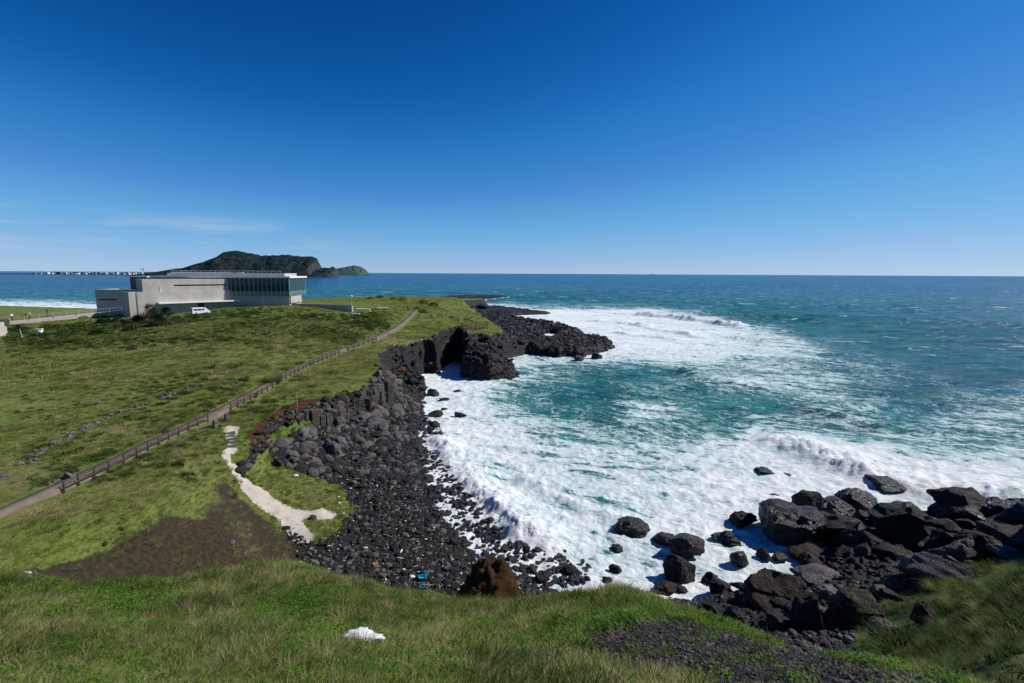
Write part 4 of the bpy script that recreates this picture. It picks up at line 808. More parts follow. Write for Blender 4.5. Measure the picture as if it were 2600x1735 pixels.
# ------------------------------------------------------------------ rocks
_ico = {}
def ico(l):
    if l not in _ico:
        bm = bmesh.new(); bmesh.ops.create_icosphere(bm, subdivisions=l, radius=1.0); bm.verts.ensure_lookup_table()
        _ico[l] = (np.array([v.co[:] for v in bm.verts]), np.array([[v.index for v in f.verts] for f in bm.faces])); bm.free()
    return _ico[l]
def rockmesh(name, l, seed, cuts=9, rough=0.10, depth=(0.55, 0.9), dims=(1, 1, 1), round_=0.0, fine=0.05):
    g = np.random.default_rng(seed); V, Fc = ico(l); V = V.copy()
    for _ in range(cuts):
        n = g.normal(size=3); n /= np.linalg.norm(n); d = g.uniform(*depth); e = V @ n-d; V = V-np.outer(np.maximum(e, 0)*(1-round_), n)
    V = V*(1+rough*fbm3(V*1.6+seed*3.1, 3, seed))[:, None]
    V = V+((fbm3(V*5+seed, 3, seed+9))*fine)[:, None]*V/np.maximum(np.linalg.norm(V, axis=1), .2)[:, None]
    V = V-(np.abs(fbm3(V*3.2+seed*1.7, 3, seed+19))*fine*1.3)[:, None]*V
    mn, mx = V.min(0), V.max(0); V = (V-(mn+mx)/2)/((mx-mn)/2)*np.array(dims)
    me = mesh_np(name, V, Fc, True); me.set_sharp_from_angle(angle=R(32)); return me
def dep(p): p = np.asarray(p); return math.atan2(H-p[2], math.hypot(p[0], p[1]))
def rock_at(u, vb, w, h, mat, label, seed, cuts=9, group=None, l=4, name='boulder', cat='boulder', deep=0.85, sink=0.18, round_=0.0, rough=.1, rz=None):
    p = hit(u, vb); dpt = depth(p); W = w*dpt/F_PX; D = W*deep; a = dep(p)
    Hh = max((h*dpt/F_PX-D*0.55*math.sin(a))/math.cos(a), 0.32*W)
    me = rockmesh(name, l, seed, cuts, rough, depth=(.42, .86) if round_ < .15 else (.55, .9), dims=(W/2, D/2, Hh/2*(1+sink)), round_=round_)
    o = link(name, me, M[mat]); f = np.array([p[0], p[1]])/math.hypot(p[0], p[1])
    c = p[:2]+f*D*0.42; zb = max(float(ground(c[0], c[1])), -0.3) if p[2] <= 0.02 else min(p[2], float(ground(c[0], c[1])))+0.0
    o.location = (c[0], c[1], zb+Hh/2-Hh*sink*0.5); o.rotation_euler = (0, 0, -math.atan2(p[0], p[1])+(random.uniform(-.3, .3) if rz is None else rz))
    return tag(o, label, cat, group)
HERO = [
 (1684,1386,60,42,'rock_wet','low rounded wet boulder streaked by foam, left of the pointed surf rock',0.3),(1741,1421,90,74,'rock_wet','wet surf rock with a pointed horn on its left side',0),(1840,1382,72,42,'rock_wet','blocky dark rock alone in the foam between surf boulders',0),
 (1886,1337,70,48,'rock_dark','dark rock in the foam just left of the biggest slab',0),(1997,1388,165,122,'rock_wet','huge black slab leaning at the left end of the rock pile',0),(2050,1292,78,54,'rock_dark','pyramid shaped dark rock behind the huge leaning slab',0),
 (2122,1318,95,60,'rock_wet','wet domed rock on top of the pile beside the green net',0.3),(2110,1392,120,104,'rock_dark','dark steep boulder below the wet domed rock',0),(1875,1440,48,48,'rock_wet','small domed rock with foam running off, mid surf',0.3),
 (1937,1426,42,40,'rock_brown','small brown rock in the foam below the huge slab',0),(1977,1432,40,32,'rock_wet','small wet rock beside the long flat boulder',0),(1722,1482,80,78,'rock_dark','dark rounded boulder standing alone at the near edge of the surf',0.25),
 (2052,1436,104,56,'rock_brown','long flat brownish boulder on the near side of the pile',0.2),(1952,1545,135,112,'rock_brown','large brown boulder with a pale ridged top near the gravel slope',0),(2070,1492,122,62,'rock_grey','grey topped long boulder between pile and gravel slope',0.2),
 (2016,1512,54,48,'rock_dark','dark boulder wedged behind the large brown boulder',0),(2096,1528,62,46,'rock_grey','pale grey rounded boulder wedged above the upright slab',0.35),(2048,1604,80,98,'rock_brown','upright brown slab with one sunlit face',0),
 (2170,1592,152,106,'rock_moss','large dark boulder with moss on its shoulder',0.1),(1990,1607,92,58,'rock_dark','flat topped dark block at the top of the gravel slope',0),(2240,1634,70,64,'rock_grey','smooth grey boulder half hidden by grass clumps',0.4),
 (2156,1642,40,30,'rock_grey','small pale boulder at the rim of the gravel slope',0.2),(1832,1517,64,58,'rock_dark','dark boulder on the wet gravel left of the large brown boulder',0),(1800,1488,44,40,'rock_dark','small dark rock at the foam edge right of the lone boulder',0),
 (1868,1494,40,28,'rock_wet','small wet rock at the foam edge by the large brown boulder',0),(1814,1562,64,40,'rock_dark','low dark rock above the grassy rim of the gravel slope',0),(1872,1578,36,28,'rock_dark','little dark rock at the grass rim below the big brown boulder',0),
 (1682,1518,70,44,'rock_brown','low brown rock peeping over the grass near the lone boulder',0),(1726,1508,40,30,'rock_dark','small round dark rock under the lone boulder',0.2),(2172,1296,100,66,'rock_wet','peaked wet rock at the back of the pile',0),
 (2440,1326,152,92,'rock_dark','massive layered black slab at the back right of the pile',0),(2362,1270,68,30,'rock_wet','low round rock swept by the breaker behind the pile',0.3),(2568,1330,120,64,'rock_wet','dark rock cut by the right picture edge in the surf',0.1),
 (2246,1250,92,32,'rock_wet','long low rock awash below the rolling breaker',0.1),(2302,1402,165,116,'rock_dark','broad black boulder in the middle of the pile',0),(2422,1434,125,100,'rock_grey','pointed grey boulder with a sunlit left edge',0),
 (2372,1486,205,116,'rock_grey','very large blue grey angular boulder above the grass slope',0),(2562,1404,145,76,'rock_dark','dark boulder at the right picture edge above the grass',0),(2482,1424,108,90,'rock_brown','rounded brown boulder behind the pointed grey one',0.3),
 (2196,1336,70,46,'rock_wet','wet black rock just behind the middle of the pile',0),(2252,1338,66,46,'rock_wet','glossy black rock right of the peaked wet rock',0),(2186,1412,118,84,'rock_dark','black boulder left of the broad middle boulder',0),
 (2272,1502,60,44,'rock_grey','small blue grey boulder at the foot of the very large one',0),(2570,1420,96,38,'rock_grey','flat blue grey rock above the right grass slope',0),(2350,1594,66,66,'rock_brown','lone pointed brown rock among the grass clumps',0),
 (2270,1528,56,26,'rock_brown','thin slanting rock lying at the top of the grass clumps',0),(2228,1520,40,36,'rock_grey','small grey rock behind the mossy boulder',0),
 (1602,1362,94,56,'rock_wet','humped wet rock standing alone in the wide foam',0.2),(1566,1400,32,24,'rock_wet','small wet rock below the humped rock in the foam',0.1),(1447,1462,48,38,'rock_dark','round dark boulder at the waterline near the brown pinnacle',0.3),
 (1562,1455,34,26,'rock_dark','small dark rock at the near waterline left of the lone boulder',0.2),(1378,1483,46,36,'rock_brown','reddish brown boulder on the cobbles right of the pinnacle',0.1),(1336,1404,20,24,'rock_dark','narrow upright dark stone in the swash',0.3),
 (1489,1479,26,20,'rock_dark','small dark stone at the grass skyline, first of a pair',0.3),(1541,1479,26,20,'rock_dark','small dark stone at the grass skyline, second of a pair',0.3),(1244,1327,24,19,'rock_wet','dark oval stone in the swash ahead of the breaker',0.4),
 (1298,1320,22,14,'rock_wet','dark oval stone right at the breaker front',0.4),(1940,1204,46,9,'rock_wet','long thin rock awash in front of the rolling breaker',0),(2002,1206,20,6,'rock_wet','tiny flat rock awash beside the long thin one',0),
 (1965,1262,26,10,'rock_wet','small rock barely breaking the foam behind the huge slab',0),(1100,1008,32,24,'rock_wet','domed wet boulder at the upper left edge of the bay',0.35),(1170,1060,34,18,'rock_wet','black rock standing in the foam of the inner bay',0),
 (1108,1060,40,22,'rock_dark','black boulder on the waterline of the inner bay',0.1),(1160,996,22,9,'rock_wet','low rock slab awash near the headland foot',0),(1128,1018,26,11,'rock_wet','flat black rock in the inner bay foam',0),(1312,1023,9,8,'rock_wet','tiny dark rock in the teal water of the bay',0),
 (1128,1040,18,9,'rock_wet','little dark rock in the foam below the flat one',0),(1105,1085,34,20,'rock_dark','dark boulder at the beach foot of the white wash',0.1),(1225,785,36,14,'rock_dark','rounded lava knob on the far reef skyline',0.2),
 (1515,913,30,20,'rock_wet','foam streaked rock under the end of the near reef',0.3),(1470,917,26,18,'rock_wet','dark rock with white water pouring off the reef end',0.3)]
for i, (u, v, w, h, mt, lb, rd) in enumerate(HERO):
    rock_at(u, v, w, h, mt, lb, 100+i, cuts=17 if rd < .15 else 9, l=5 if w > 45 else (4 if w > 20 else 3), round_=rd, rough=.13, group='shore boulders, each told apart')
# brown scoria pinnacle: ragged cone leaning right, rising behind the grass edge
def pinnacle():
    p0 = PR(1245, 1530, 27.0); zb = float(ground(p0[0], p0[1])); W = 205*depth(p0)/F_PX
    V, Fc = ico(5); V = V.copy(); z = (V[:, 2]+1)/2; prof = np.interp(z, [0, .2, .5, .72, .88, .96, 1], [1.02, 1.0, .9, .76, .56, .34, .12])
    rad = np.hypot(V[:, 0], V[:, 1])+1e-6; V[:, 0] = V[:, 0]/rad*prof*np.minimum(rad*3, 1); V[:, 1] = V[:, 1]/rad*prof*np.minimum(rad*3, 1)*.8
    V[:, 0] += np.where(z > .5, -.06, 0.0)
    for n, d in (((-.8, -.5, .3), .80), ((.6, -.7, .3), .66), ((.95, .1, .35), .86)):
        n = np.array(n)/np.linalg.norm(n); e = V @ n-d; V -= np.outer(np.maximum(e, 0)*.85, n)
    V = V*(1++.16*fbm3(V*1.9, 4, 5)+.10*np.abs(fbm3(V*5, 3, 8))+.03*fbm3(V*14, 2, 18))[:, None]
    top = zv(p0[:2], 1406); Hh = top-zb+1.2
    V = V*np.array([W/2, W/2, Hh/2]); o = link('rock_pinnacle', mesh_np('rock_pinnacle', V, Fc, True), M['scoria']); o.location = (p0[0], p0[1], zb-1.2+Hh/2-.3); o.rotation_euler = (0, 0, .1)
    tag(o, 'ragged rusty brown rock pinnacle poking above the grass edge', 'rock')
pinnacle()
# columnar basalt, one prism per column
colroot = empty('columnar_cliff', tuple(hit(880, 1010)), 0, 'row of upright grey basalt columns under the green cliff edge', 'cliff'); ro = Vector(colroot.location)
cl = resample(np.array([P(u, v, z) for u, v, z in [(742,1048,8.0),(790,1034,8.2),(835,1020,8.3),(905,998,8.2),(945,980,8.3),(968,965,8.5),(985,945,8.6),(975,928,8.8)]]), 0.62)
tgc = np.gradient(cl[:, :2], axis=0); tgc /= np.linalg.norm(tgc, axis=1)[:, None]
for i, (x, y, z) in enumerate(cl):
    n = np.array([tgc[i, 1], -tgc[i, 0]]); j = random.uniform(-.35, .55)
    for row in range(2):
        q = np.array([x, y])+n*(j*1.1-.4+row*.6+random.uniform(-.25, .25)); r = random.choice((.28, .4, .5, .62, .8))*random.uniform(.9, 1.1); zt = z+.05-row*random.uniform(.2, 3.0)-random.uniform(0, .7); zb = float(ground(*(q+n*1.2)))-1.2
        if zt-zb < .8: zt = zb+1.4
        ns = random.choice((5, 6, 6, 7)); a0 = random.random()*6; V = []; tl = np.array([random.uniform(-.12, .12), random.uniform(-.12, .12)])
        for zz, k, rr_ in ((zb, 0, 1.12), (zb+(zt-zb)*.55, .5, random.uniform(.92, 1.1)), (zt-.12, .95, 1.0), (zt, 1, .78)):
            for s in range(ns): rj = r*rr_*(1+.16*math.sin(s*2.3+i)); V.append((q[0]+tl[0]*k*2+math.cos(a0+6.2832*s/ns)*rj-ro.x, q[1]+tl[1]*k*2+math.sin(a0+6.2832*s/ns)*rj-ro.y, zz+random.uniform(-.05, .05)*(k > .9)-ro.z))
        Fc = [tuple(range(3*ns, 4*ns))]+[(l*ns+s, l*ns+(s+1) % ns, (l+1)*ns+(s+1) % ns, (l+1)*ns+s) for l in range(3) for s in range(ns)]
        link('column', pyd('column', V, Fc), M['column'], colroot)
# shared rock shapes
ANG = [rockmesh('boulder_shape', 3, 300+i, 14, .12, (.5, .85), (1, .85, .75), 0.0) for i in range(9)]
RND = [rockmesh('cobble_shape', 2, 330+i, 5, .12, (.7, .95), (1, .8, .62), .4) for i in range(7)]
def meshcopy(me, mat): m2 = me.copy(); m2.materials.append(mat); return m2
SHP = {k: [meshcopy(m_, M[k]) for m_ in ANG] for k in ('rock_grey', 'rock_dark', 'rock_wet', 'rock_brown', 'field')}
SHR = {k: [meshcopy(m_, M[k]) for m_ in RND] for k in ('rock_dark', 'rock_wet', 'rock_grey')}
cnt = 0
def where(x, y, s, kind, tail, cuts):
    u, v = project(np.array([x, y, float(ground(x, y))])); sz = 'small' if s < cuts[0] else ('big' if s > cuts[1] else 'medium sized')
    return '%s %s %s' % (sz, kind, tail(float(u), float(v)))
def put(me, x, y, s, label, cat, group, name='boulder', z=None, sink=.25, tilt=.5, parent=None):
    o = bpy.data.objects.new(name, me); COL.objects.link(o); zz = float(ground(x, y)) if z is None else z
    sc = s*np.array([1, random.uniform(.8, 1.1), random.uniform(.8, 1.15)])
    o.location = (x, y, zz+s*.75*(1-2*sink)*.8); o.scale = sc; o.rotation_euler = (random.uniform(-tilt, tilt), random.uniform(-tilt, tilt), random.random()*6.28)
    if parent is not None: o.parent = parent; o.location = Vector(o.location)-Vector(parent.location)
    else: tag(o, label, cat, group)
    return o
def sample_px(poly, n):                    # ground points spread evenly over a region seen in the photograph
    w = np.array([hit(u, v)[:2] for u, v in poly]); mn, mx = w.min(0), w.max(0); out = []
    while len(out) < n:
        q = rng.uniform(mn, mx, (n*4, 2)); k = sdf(q[:, 0], q[:, 1], w) > 0; out += list(q[k])
    return np.array(out[:n])
TAL = [(740,1110),(790,1085),(860,1060),(930,1025),(985,965),(1020,985),(1030,1040),(990,1090),(940,1130),(880,1170),(800,1190),(735,1190),(722,1150)]
for x, y in sample_px(TAL, 72):
    s = float(np.clip(rng.lognormal(-.3, .42), .4, 1.7)); put(SHP['rock_grey' if rng.random() < .8 else 'rock_brown'][int(rng.integers(9))], x, y, s, where(x, y, s, 'grey angular block', lambda u, v: 'in the %s %s part of the rockfall below the columns' % ('upper' if v < 1085 else 'lower', 'left' if u < 850 else 'right'), (.6, 1.0)), 'boulder', 'rockfall blocks below the columns')
for u, v, w, lb in ((965,1015,1.9,'largest dark boulder with a shaded hollow in the rockfall'),(962,955,1.9,'big grey block leaning at the foot of the columns'),(900,1075,1.7,'pale split block jutting from the rockfall middle'),(930,1090,1.6,'tall grey block right of the pale split block'),(715,1135,2.0,'wide brown grey boulder at the left end of the rockfall'),(740,1165,1.5,'squarish boulder in front of the wide one at the left end'),(705,1185,1.3,'dark pointed boulder at the lower left end of the rockfall'),(770,1120,1.5,'grey cube like boulder at the top of the left rockfall'),(825,1175,1.6,'dark boulder standing on the lower rim of the rockfall'),(1035,960,1.5,'dark block between columns and surf')):
    p = hit(u, v); put(SHP['rock_grey' if 'dark' not in lb else 'rock_dark'][int(rng.integers(9))], p[0], p[1], w*.62, lb, 'boulder', 'named rockfall boulders', sink=.2)
for x, y in sample_px([(645,1165),(660,1105),(700,1072),(760,1050),(770,1062),(715,1085),(680,1115),(672,1170)], 18):
    put(SHP['rock_brown'][int(rng.integers(9))], x, y, float(rng.uniform(.35, .8)), 'dark rim stone edging the grassy hollow above the beach', 'boulder', 'rim stones of the hollow')
for x, y in sample_px([(900,1180),(960,1130),(1040,1060),(1075,1060),(1090,1150),(1130,1240),(1240,1370),(1180,1430),(1000,1440),(900,1380),(880,1280)], 40):
    s = float(rng.uniform(.3, .65)); put(SHR['rock_dark'][int(rng.integers(7))], x, y, s, where(x, y, s, 'rounded boulder', lambda u, v: 'among the cobbles %s' % ('near the rockfall end of the beach' if v < 1180 else ('of the middle beach' if v < 1300 else 'of the near beach by the footpath' if u < 1000 else 'of the near beach by the pinnacle')), (.4, .55)), 'boulder', 'larger boulders on the cobble beach')
for x, y in sample_px([(1085,1080),(1120,1120),(1160,1190),(1230,1270),(1340,1370),(1420,1440),(1330,1430),(1220,1350),(1140,1250),(1100,1170)], 42):
    s = float(rng.uniform(.22, .6)); put(SHR['rock_wet'][int(rng.integers(7))], x, y, s, where(x, y, s, 'wet black stone', lambda u, v: 'standing in the swash %s' % ('at the far end of the beach' if v < 1200 else ('halfway down the beach' if v < 1320 else 'at the near end of the beach')), (.33, .48)), 'boulder', 'stones in the swash', sink=.3, z=max(float(ground(x, y)), -.15))
for x, y in sample_px([(1780,1500),(1900,1490),(2010,1440),(2100,1400),(2290,1400),(2320,1470),(2250,1490),(2100,1560),(1960,1600),(1830,1560)], 36):
    s = float(np.clip(rng.lognormal(-.5, .5), .3, 1.5)); put(SHP['rock_dark' if rng.random() < .75 else 'rock_brown'][int(rng.integers(9))], x, y, s, where(x, y, s, 'dark stone', lambda u, v: 'on the right shore, %s' % ('near the foam' if v < 1470 else ('left of the mossy boulder' if u < 2080 else 'around the mossy boulder'))  , (.5, .9)), 'boulder', 'small stones of the right shore')
for x, y in sample_px([(1990,1390),(2080,1300),(2250,1290),(2460,1300),(2590,1320),(2590,1400),(2450,1400),(2300,1400),(2100,1400)], 54):
    s = float(rng.uniform(.8, 2.1)); put(SHP['rock_dark' if rng.random() < .6 else 'rock_wet'][int(rng.integers(9))], x, y, s, where(x, y, s, 'black angular block', lambda u, v: 'packed into the %s of the rock pile' % ('left end' if u < 2150 else ('middle' if u < 2350 else 'right end')), (1.1, 1.5)), 'boulder', 'packed blocks of the rock pile')
# boulders lying in the field and on the slope
for u, v, s, lb in ((390,868,1.1,'dark upright boulder in the field, nearest the pines'),(338,888,1.5,'long dark boulder lying in the field'),(230,882,1.2,'dark boulder half hidden by grass in the left field'),(893,876,.7,'small dark stone stump left of the path'),(485,861,.9,'low dark stone in the scrub left of field centre'),(175,1216,.9,'pale rounded boulder beside the brown path'),(145,1225,.5,'small pale stone left of the pale rounded boulder'),(12,1212,.6,'pale stone at the left picture edge'),(420,1100,.6,'low brown stone in the grass by the fence'),(500,1068,.5,'small stone just above the path by the gateposts'),(905,1318,.7,'black stone on the tip of the grit footpath fork'),(795,1321,.7,'black stone in the notch of the footpath fork'),(895,1350,.8,'black boulder beside the footpath lower end'),(265,1385,.35,'thin dark stone on the bare brown soil, farther one'),(305,1348,.35,'thin dark stone at the top of the bare soil'),(82,1465,.45,'grey rock at the left tip of the bare soil'),(590,1380,.4,'small grey stone on the bare soil slope')):
    p = hit(u, v); put(SHP['field' if 'pale' in lb or 'grey' in lb else 'rock_brown'][int(rng.integers(9))], p[0], p[1], s*.6, lb, 'boulder', 'scattered field stones')
# dry stone wall across the field
wl = resample(np.array([hit(u, v) for u, v in [(20,1190),(75,1175),(120,1140),(180,1110),(240,1080),(290,1056),(340,1040),(390,1022),(440,1002),(480,990),(525,975),(545,968)]]), .30)
wall = empty('dry_stone_wall', tuple(wl[0]), 0, 'low tumbled dry stone wall crossing the field', 'wall')
for i, (x, y, z) in enumerate(wl):
    if vnoise(np.array([i*.13]), np.array([2.0]), 3)[0] < .17: continue
    for k in range(1 if rng.random() < .5 else 2):
        o = bpy.data.objects.new('stone', SHP['field'][int(rng.integers(9))]); COL.objects.link(o); o.parent = wall; s = float(rng.uniform(.13, .29)); xx, yy = x+rng.normal()*.18, y+rng.normal()*.18
        o.location = Vector((xx, yy, float(ground(xx, yy))+s*.35+.28*k*rng.random()))-Vector(wall.location); o.scale = (s*1.2, s, s*.85); o.rotation_euler = (rng.uniform(-.5, .5), rng.uniform(-.5, .5), rng.random()*6)
wl2 = [hit(u, v) for u, v in [(590,980),(600,976),(606,978),(612,974),(598,983),(604,985)]]
w2 = empty('stone_heap', tuple(wl2[0]), 0, 'little heap of pale stones above the path by the field wall end', 'stones')
for p in wl2: put(SHP['field'][int(rng.integers(9))], p[0], p[1], .35, None, None, None, 'stone', parent=w2)
# ------------------------------------------------------------------ scatter: one object of many small pieces
def scatter(name, pts, rot, scl, idx_, sources, label, nrm_=None):
    col = bpy.data.collections.new(name+'_pieces')
    for i, me in enumerate(sources): o = bpy.data.objects.new(name+'_piece_%02d' % i, me); col.objects.link(o)
    me = bpy.data.meshes.new(name); me.vertices.add(len(pts)); me.vertices.foreach_set('co', np.asarray(pts, np.float32).ravel())
    a = me.attributes.new('rot', 'FLOAT_VECTOR', 'POINT'); a.data.foreach_set('vector', np.asarray(rot, np.float32).ravel())
    a = me.attributes.new('scl', 'FLOAT_VECTOR', 'POINT'); a.data.foreach_set('vector', np.asarray(scl, np.float32).ravel())
    a = me.attributes.new('pick', 'INT', 'POINT'); a.data.foreach_set('value', np.asarray(idx_, np.int32))
    o = link(name, me); t = bpy.data.node_groups.new(name, 'GeometryNodeTree')
    t.interface.new_socket('Geometry', in_out='INPUT', socket_type='NodeSocketGeometry'); t.interface.new_socket('Geometry', in_out='OUTPUT', socket_type='NodeSocketGeometry')
    N = t.nodes.new; gi = N('NodeGroupInput'); go = N('NodeGroupOutput'); ins = N('GeometryNodeInstanceOnPoints'); ci = N('GeometryNodeCollectionInfo')
    ci.inputs['Collection'].default_value = col; ci.inputs['Separate Children'].default_value = True; ci.inputs['Reset Children'].default_value = True
    def na(nm, dt): n = N('GeometryNodeInputNamedAttribute'); n.data_type = dt; n.inputs['Name'].default_value = nm; return n.outputs['Attribute']
    e2r = N('FunctionNodeEulerToRotation'); L = t.links.new
    L(na('rot', 'FLOAT_VECTOR'), e2r.inputs[0]); L(gi.outputs[0], ins.inputs['Points']); L(ci.outputs[0], ins.inputs['Instance']); ins.inputs['Pick Instance'].default_value = True
    L(na('pick', 'INT'), ins.inputs['Instance Index']); L(e2r.outputs[0], ins.inputs['Rotation']); L(na('scl', 'FLOAT_VECTOR'), ins.inputs['Scale']); L(ins.outputs[0], go.inputs[0])
    md = o.modifiers.new('scatter', 'NODES'); md.node_group = t
    return tag(o, label, kind='stuff')
def polar(n, r0, r1, t0, t1, pw=2.0):
    t = rng.uniform(R(t0), R(t1), n); k = rng.random(n); r = (r0**pw+k*(r1**pw-r0**pw))**(1/pw) if pw else r0*(r1/r0)**k
    return r*np.sin(t), r*np.cos(t)
def rots(n, tilt=.6): return np.stack([rng.uniform(-tilt, tilt, n), rng.uniform(-tilt, tilt, n), rng.random(n)*6.283], -1)
# cobbles of the beach
x, y = polar(300000, 24, 125, -30, 52, 1.0); mk = gsample(a_cob, x, y); z = ground(x, y); k = (rng.random(len(x)) < mk*1.2) & (mk > .3) & (z > -.35); x, y, z = x[k], y[k], z[k]
x, y, z = x[:130000], y[:130000], z[:130000]
n = len(x); uu, vv = project(np.stack([x, y, z], -1)); big = np.clip(fbm(x*.25, y*.25, 2, 44)*.5+.5, 0, 1); s = np.clip(rng.lognormal(-2.05, .68, n), .05, .75)*(.6+.9*big)
s = s*np.where(vv > 1230, .62, .85)*np.clip(np.hypot(x, y)/55, .8, 1.5)
wet = (z < .5)
scatter('beach_cobbles', np.stack([x, y, z+s*.2], -1), rots(n), np.stack([s, s*rng.uniform(.8, 1.1, n), s*rng.uniform(.8, 1.1, n)], -1), np.where(wet, rng.integers(0, 7, n), np.where(rng.random(n) < .7, rng.integers(7, 14, n), rng.integers(14, 21, n))), SHR['rock_wet']+SHR['rock_dark']+SHR['rock_grey'], 'black cobbles covering the curved beach')
# stones awash in the swash
q = sample_px([(1070,1040),(1085,1060),(1120,1090),(1200,1190),(1270,1260),(1380,1350),(1500,1440),(1480,1490),(1350,1490),(1230,1420),(1140,1350),(1070,1250),(1040,1150),(1040,1050)], 7000); sc_d = gsample(GSC, q[:, 0], q[:, 1]); q = q[(sc_d < 4.0) & (rng.random(len(q)) < np.exp(np.minimum(sc_d, 0)/2.4))][:1500]; n = len(q); zq = ground(q[:, 0], q[:, 1]); s = np.clip(rng.lognormal(-1.6, .55, n), .1, .55)
scatter('swash_stones', np.c_[q, np.maximum(zq, .02)+s*.12], rots(n, .4), np.stack([s*1.1, s, s*.9], -1), rng.integers(0, 7, n), SHR['rock_wet'], 'small wet stones poking through the thin swash')
# lava rubble on the headland and the reefs
x, y = polar(60000, 108, 330, -14, 16, 1.0); mk = gsample(a_lava, x, y); z = ground(x, y); k = (rng.random(len(x)) < mk*.8) & (z > -.2); x, y, z = x[k][:14000], y[k][:14000], z[k][:14000]; n = len(x)
s = np.clip(rng.lognormal(-1.4, .62, n), .12, 1.4)
scatter('lava_rubble', np.stack([x, y, z+s*.1], -1), rots(n), np.stack([s*1.2, s, s*.8], -1), rng.integers(0, 18, n), SHP['rock_dark']+SHP['rock_wet'], 'broken black lava rubble over headland and reefs')
# smaller blocks filling the rockfall and the right shore
tp_ = np.r_[sample_px(TAL, 420), sample_px([(1780,1500),(1900,1490),(2010,1440),(2100,1400),(2290,1400),(2320,1470),(2250,1490),(2100,1560),(1960,1600),(1830,1560)], 420)]
n = len(tp_); s = np.clip(rng.lognormal(-1.2, .45, n), .12, .7)
scatter('rockfall_rubble', np.c_[tp_, ground(tp_[:, 0], tp_[:, 1])+s*.2], rots(n), np.stack([s, s*.9, s*.85], -1), np.r_[rng.integers(0, 9, 420), rng.integers(9, 18, 420)], SHP['rock_grey']+SHP['rock_dark'], 'small broken blocks filling the rockfall and the right shore')
# dark grit on the near slope
x, y = polar(90000, 4.5, 17, 0, 52, 1.0); mk = gsample(gravel, x, y); z = ground(x, y); k = rng.random(len(x)) < mk*1.1; x, y, z = x[k][:34000], y[k][:34000], z[k][:34000]; n = len(x); s = np.clip(rng.lognormal(-4.3, .55, n), .005, .06)
scatter('cinder_gravel', np.stack([x, y, z], -1), rots(n), np.stack([s]*3, -1), rng.integers(0, 14, n), SHR['rock_dark']+[SHR['rock_grey'][i] for i in range(7)], 'loose dark cinder gravel on the near slope')
# ------------------------------------------------------------------ vegetation
def bladeset(name, seed, n, h, spread, lean, w, droop=.5, seg=3, wind=(.35, .12)):
    g = np.random.default_rng(seed); V = []; Fc = []
    for _ in range(n):
        a = g.random()*6.283; r = spread*math.sqrt(g.random()); bx, by = math.cos(a)*r, math.sin(a)*r; d = a+g.normal()*.7; L = lean*g.uniform(.4, 1.4); hh = h*g.uniform(.55, 1.25); ww = w*g.uniform(.7, 1.3)
        dx, dy = math.cos(d)*L+wind[0]*lean, math.sin(d)*L+wind[1]*lean; sx_, sy_ = -math.sin(d)*ww/2, math.cos(d)*ww/2; b0 = len(V)
        for k in range(seg+1):
            t = k/seg; o = t**1.6; z = hh*(t-droop*L*t*t*.6); tw = 1-t**1.5
            if k < seg: V += [(bx+dx*o*hh-sx_*tw, by+dy*o*hh-sy_*tw, z), (bx+dx*o*hh+sx_*tw, by+dy*o*hh+sy_*tw, z)]
            else: V.append((bx+dx*o*hh, by+dy*o*hh, z))
        for k in range(seg-1): Fc.append((b0+2*k, b0+2*k+1, b0+2*k+3, b0+2*k+2))
        Fc.append((b0+2*seg-2, b0+2*seg-1, b0+2*seg))
    return pyd(name, V, Fc)
def leafset(name, seed, n, rx, rz, size, hollow=.0, z0=0.0, up=.4):
    g = np.random.default_rng(seed); V = []; Fc = []
    for _ in range(n):
        q = g.normal(size=3); q /= np.linalg.norm(q); k = (hollow+(1-hollow)*g.random())**.5; c = np.array([q[0]*rx*k, q[1]*rx*k, z0+abs(q[2])*rz*k])
        nn = g.normal(size=3)+np.array([0, 0, up*2]); nn /= np.linalg.norm(nn); t = np.cross(nn, g.normal(size=3)); t /= np.linalg.norm(t)+1e-9; b = np.cross(nn, t); s = size*g.uniform(.6, 1.3)
        i0 = len(V); V += [c-t*s, c-b*s*.5, c+t*s, c+b*s*.5]; Fc.append((i0, i0+1, i0+2, i0+3))
    return pyd(name, V, Fc)
def leafmat(name, ca, cb, cc, straw=0.0, sc=.25, trans=.42):
    m = NT(name); r = m.rand(); n = m.noise(sc, 4); n2 = m.noise(sc*6, 3)
    c = m.mix(m.rng(n, .3, .7), ca, cb); c = m.mix(m.rng(r, .55, 1.0, 0, .8), c, cc); c = m.mix(m.rng(n2, .45, .75, 0, .35), c, [x*.5 for x in ca])
    d = m.pbr(c, .7, None, .12, out=False); t = m.n('BsdfTranslucent'); m.set(t, 0, c); m.surf(m.mixsh(trans, d, t.outputs[0])); return m.m
M['blade'] = leafmat('grass_blades', (.15, .21, .034), (.27, .33, .068), (.42, .40, .15))
M['bladedark'] = leafmat('sedge_shaded_blades', (.028, .06, .012), (.055, .10, .018), (.11, .14, .03))  # dark sedge green, lowered further to paint shade on the right slope
M['straw'] = leafmat('dry_straw', (.38, .32, .15), (.52, .44, .22), (.33, .32, .12))
M['clover'] = leafmat('low_leaves', (.085, .19, .02), (.14, .275, .03), (.185, .31, .042))
M['scrub'] = leafmat('scrub_leaves', (.07, .12, .025), (.12, .185, .035), (.22, .255, .07))
M['needle'] = leafmat('pine_needles', (.010, .024, .009), (.02, .04, .012), (.03, .05, .015), trans=.15)
M['miscan'] = leafmat('clump_grass', (.11, .165, .037), (.19, .245, .075), (.25, .27, .10))
def wm(me, k): me.materials.append(M[k]); return me
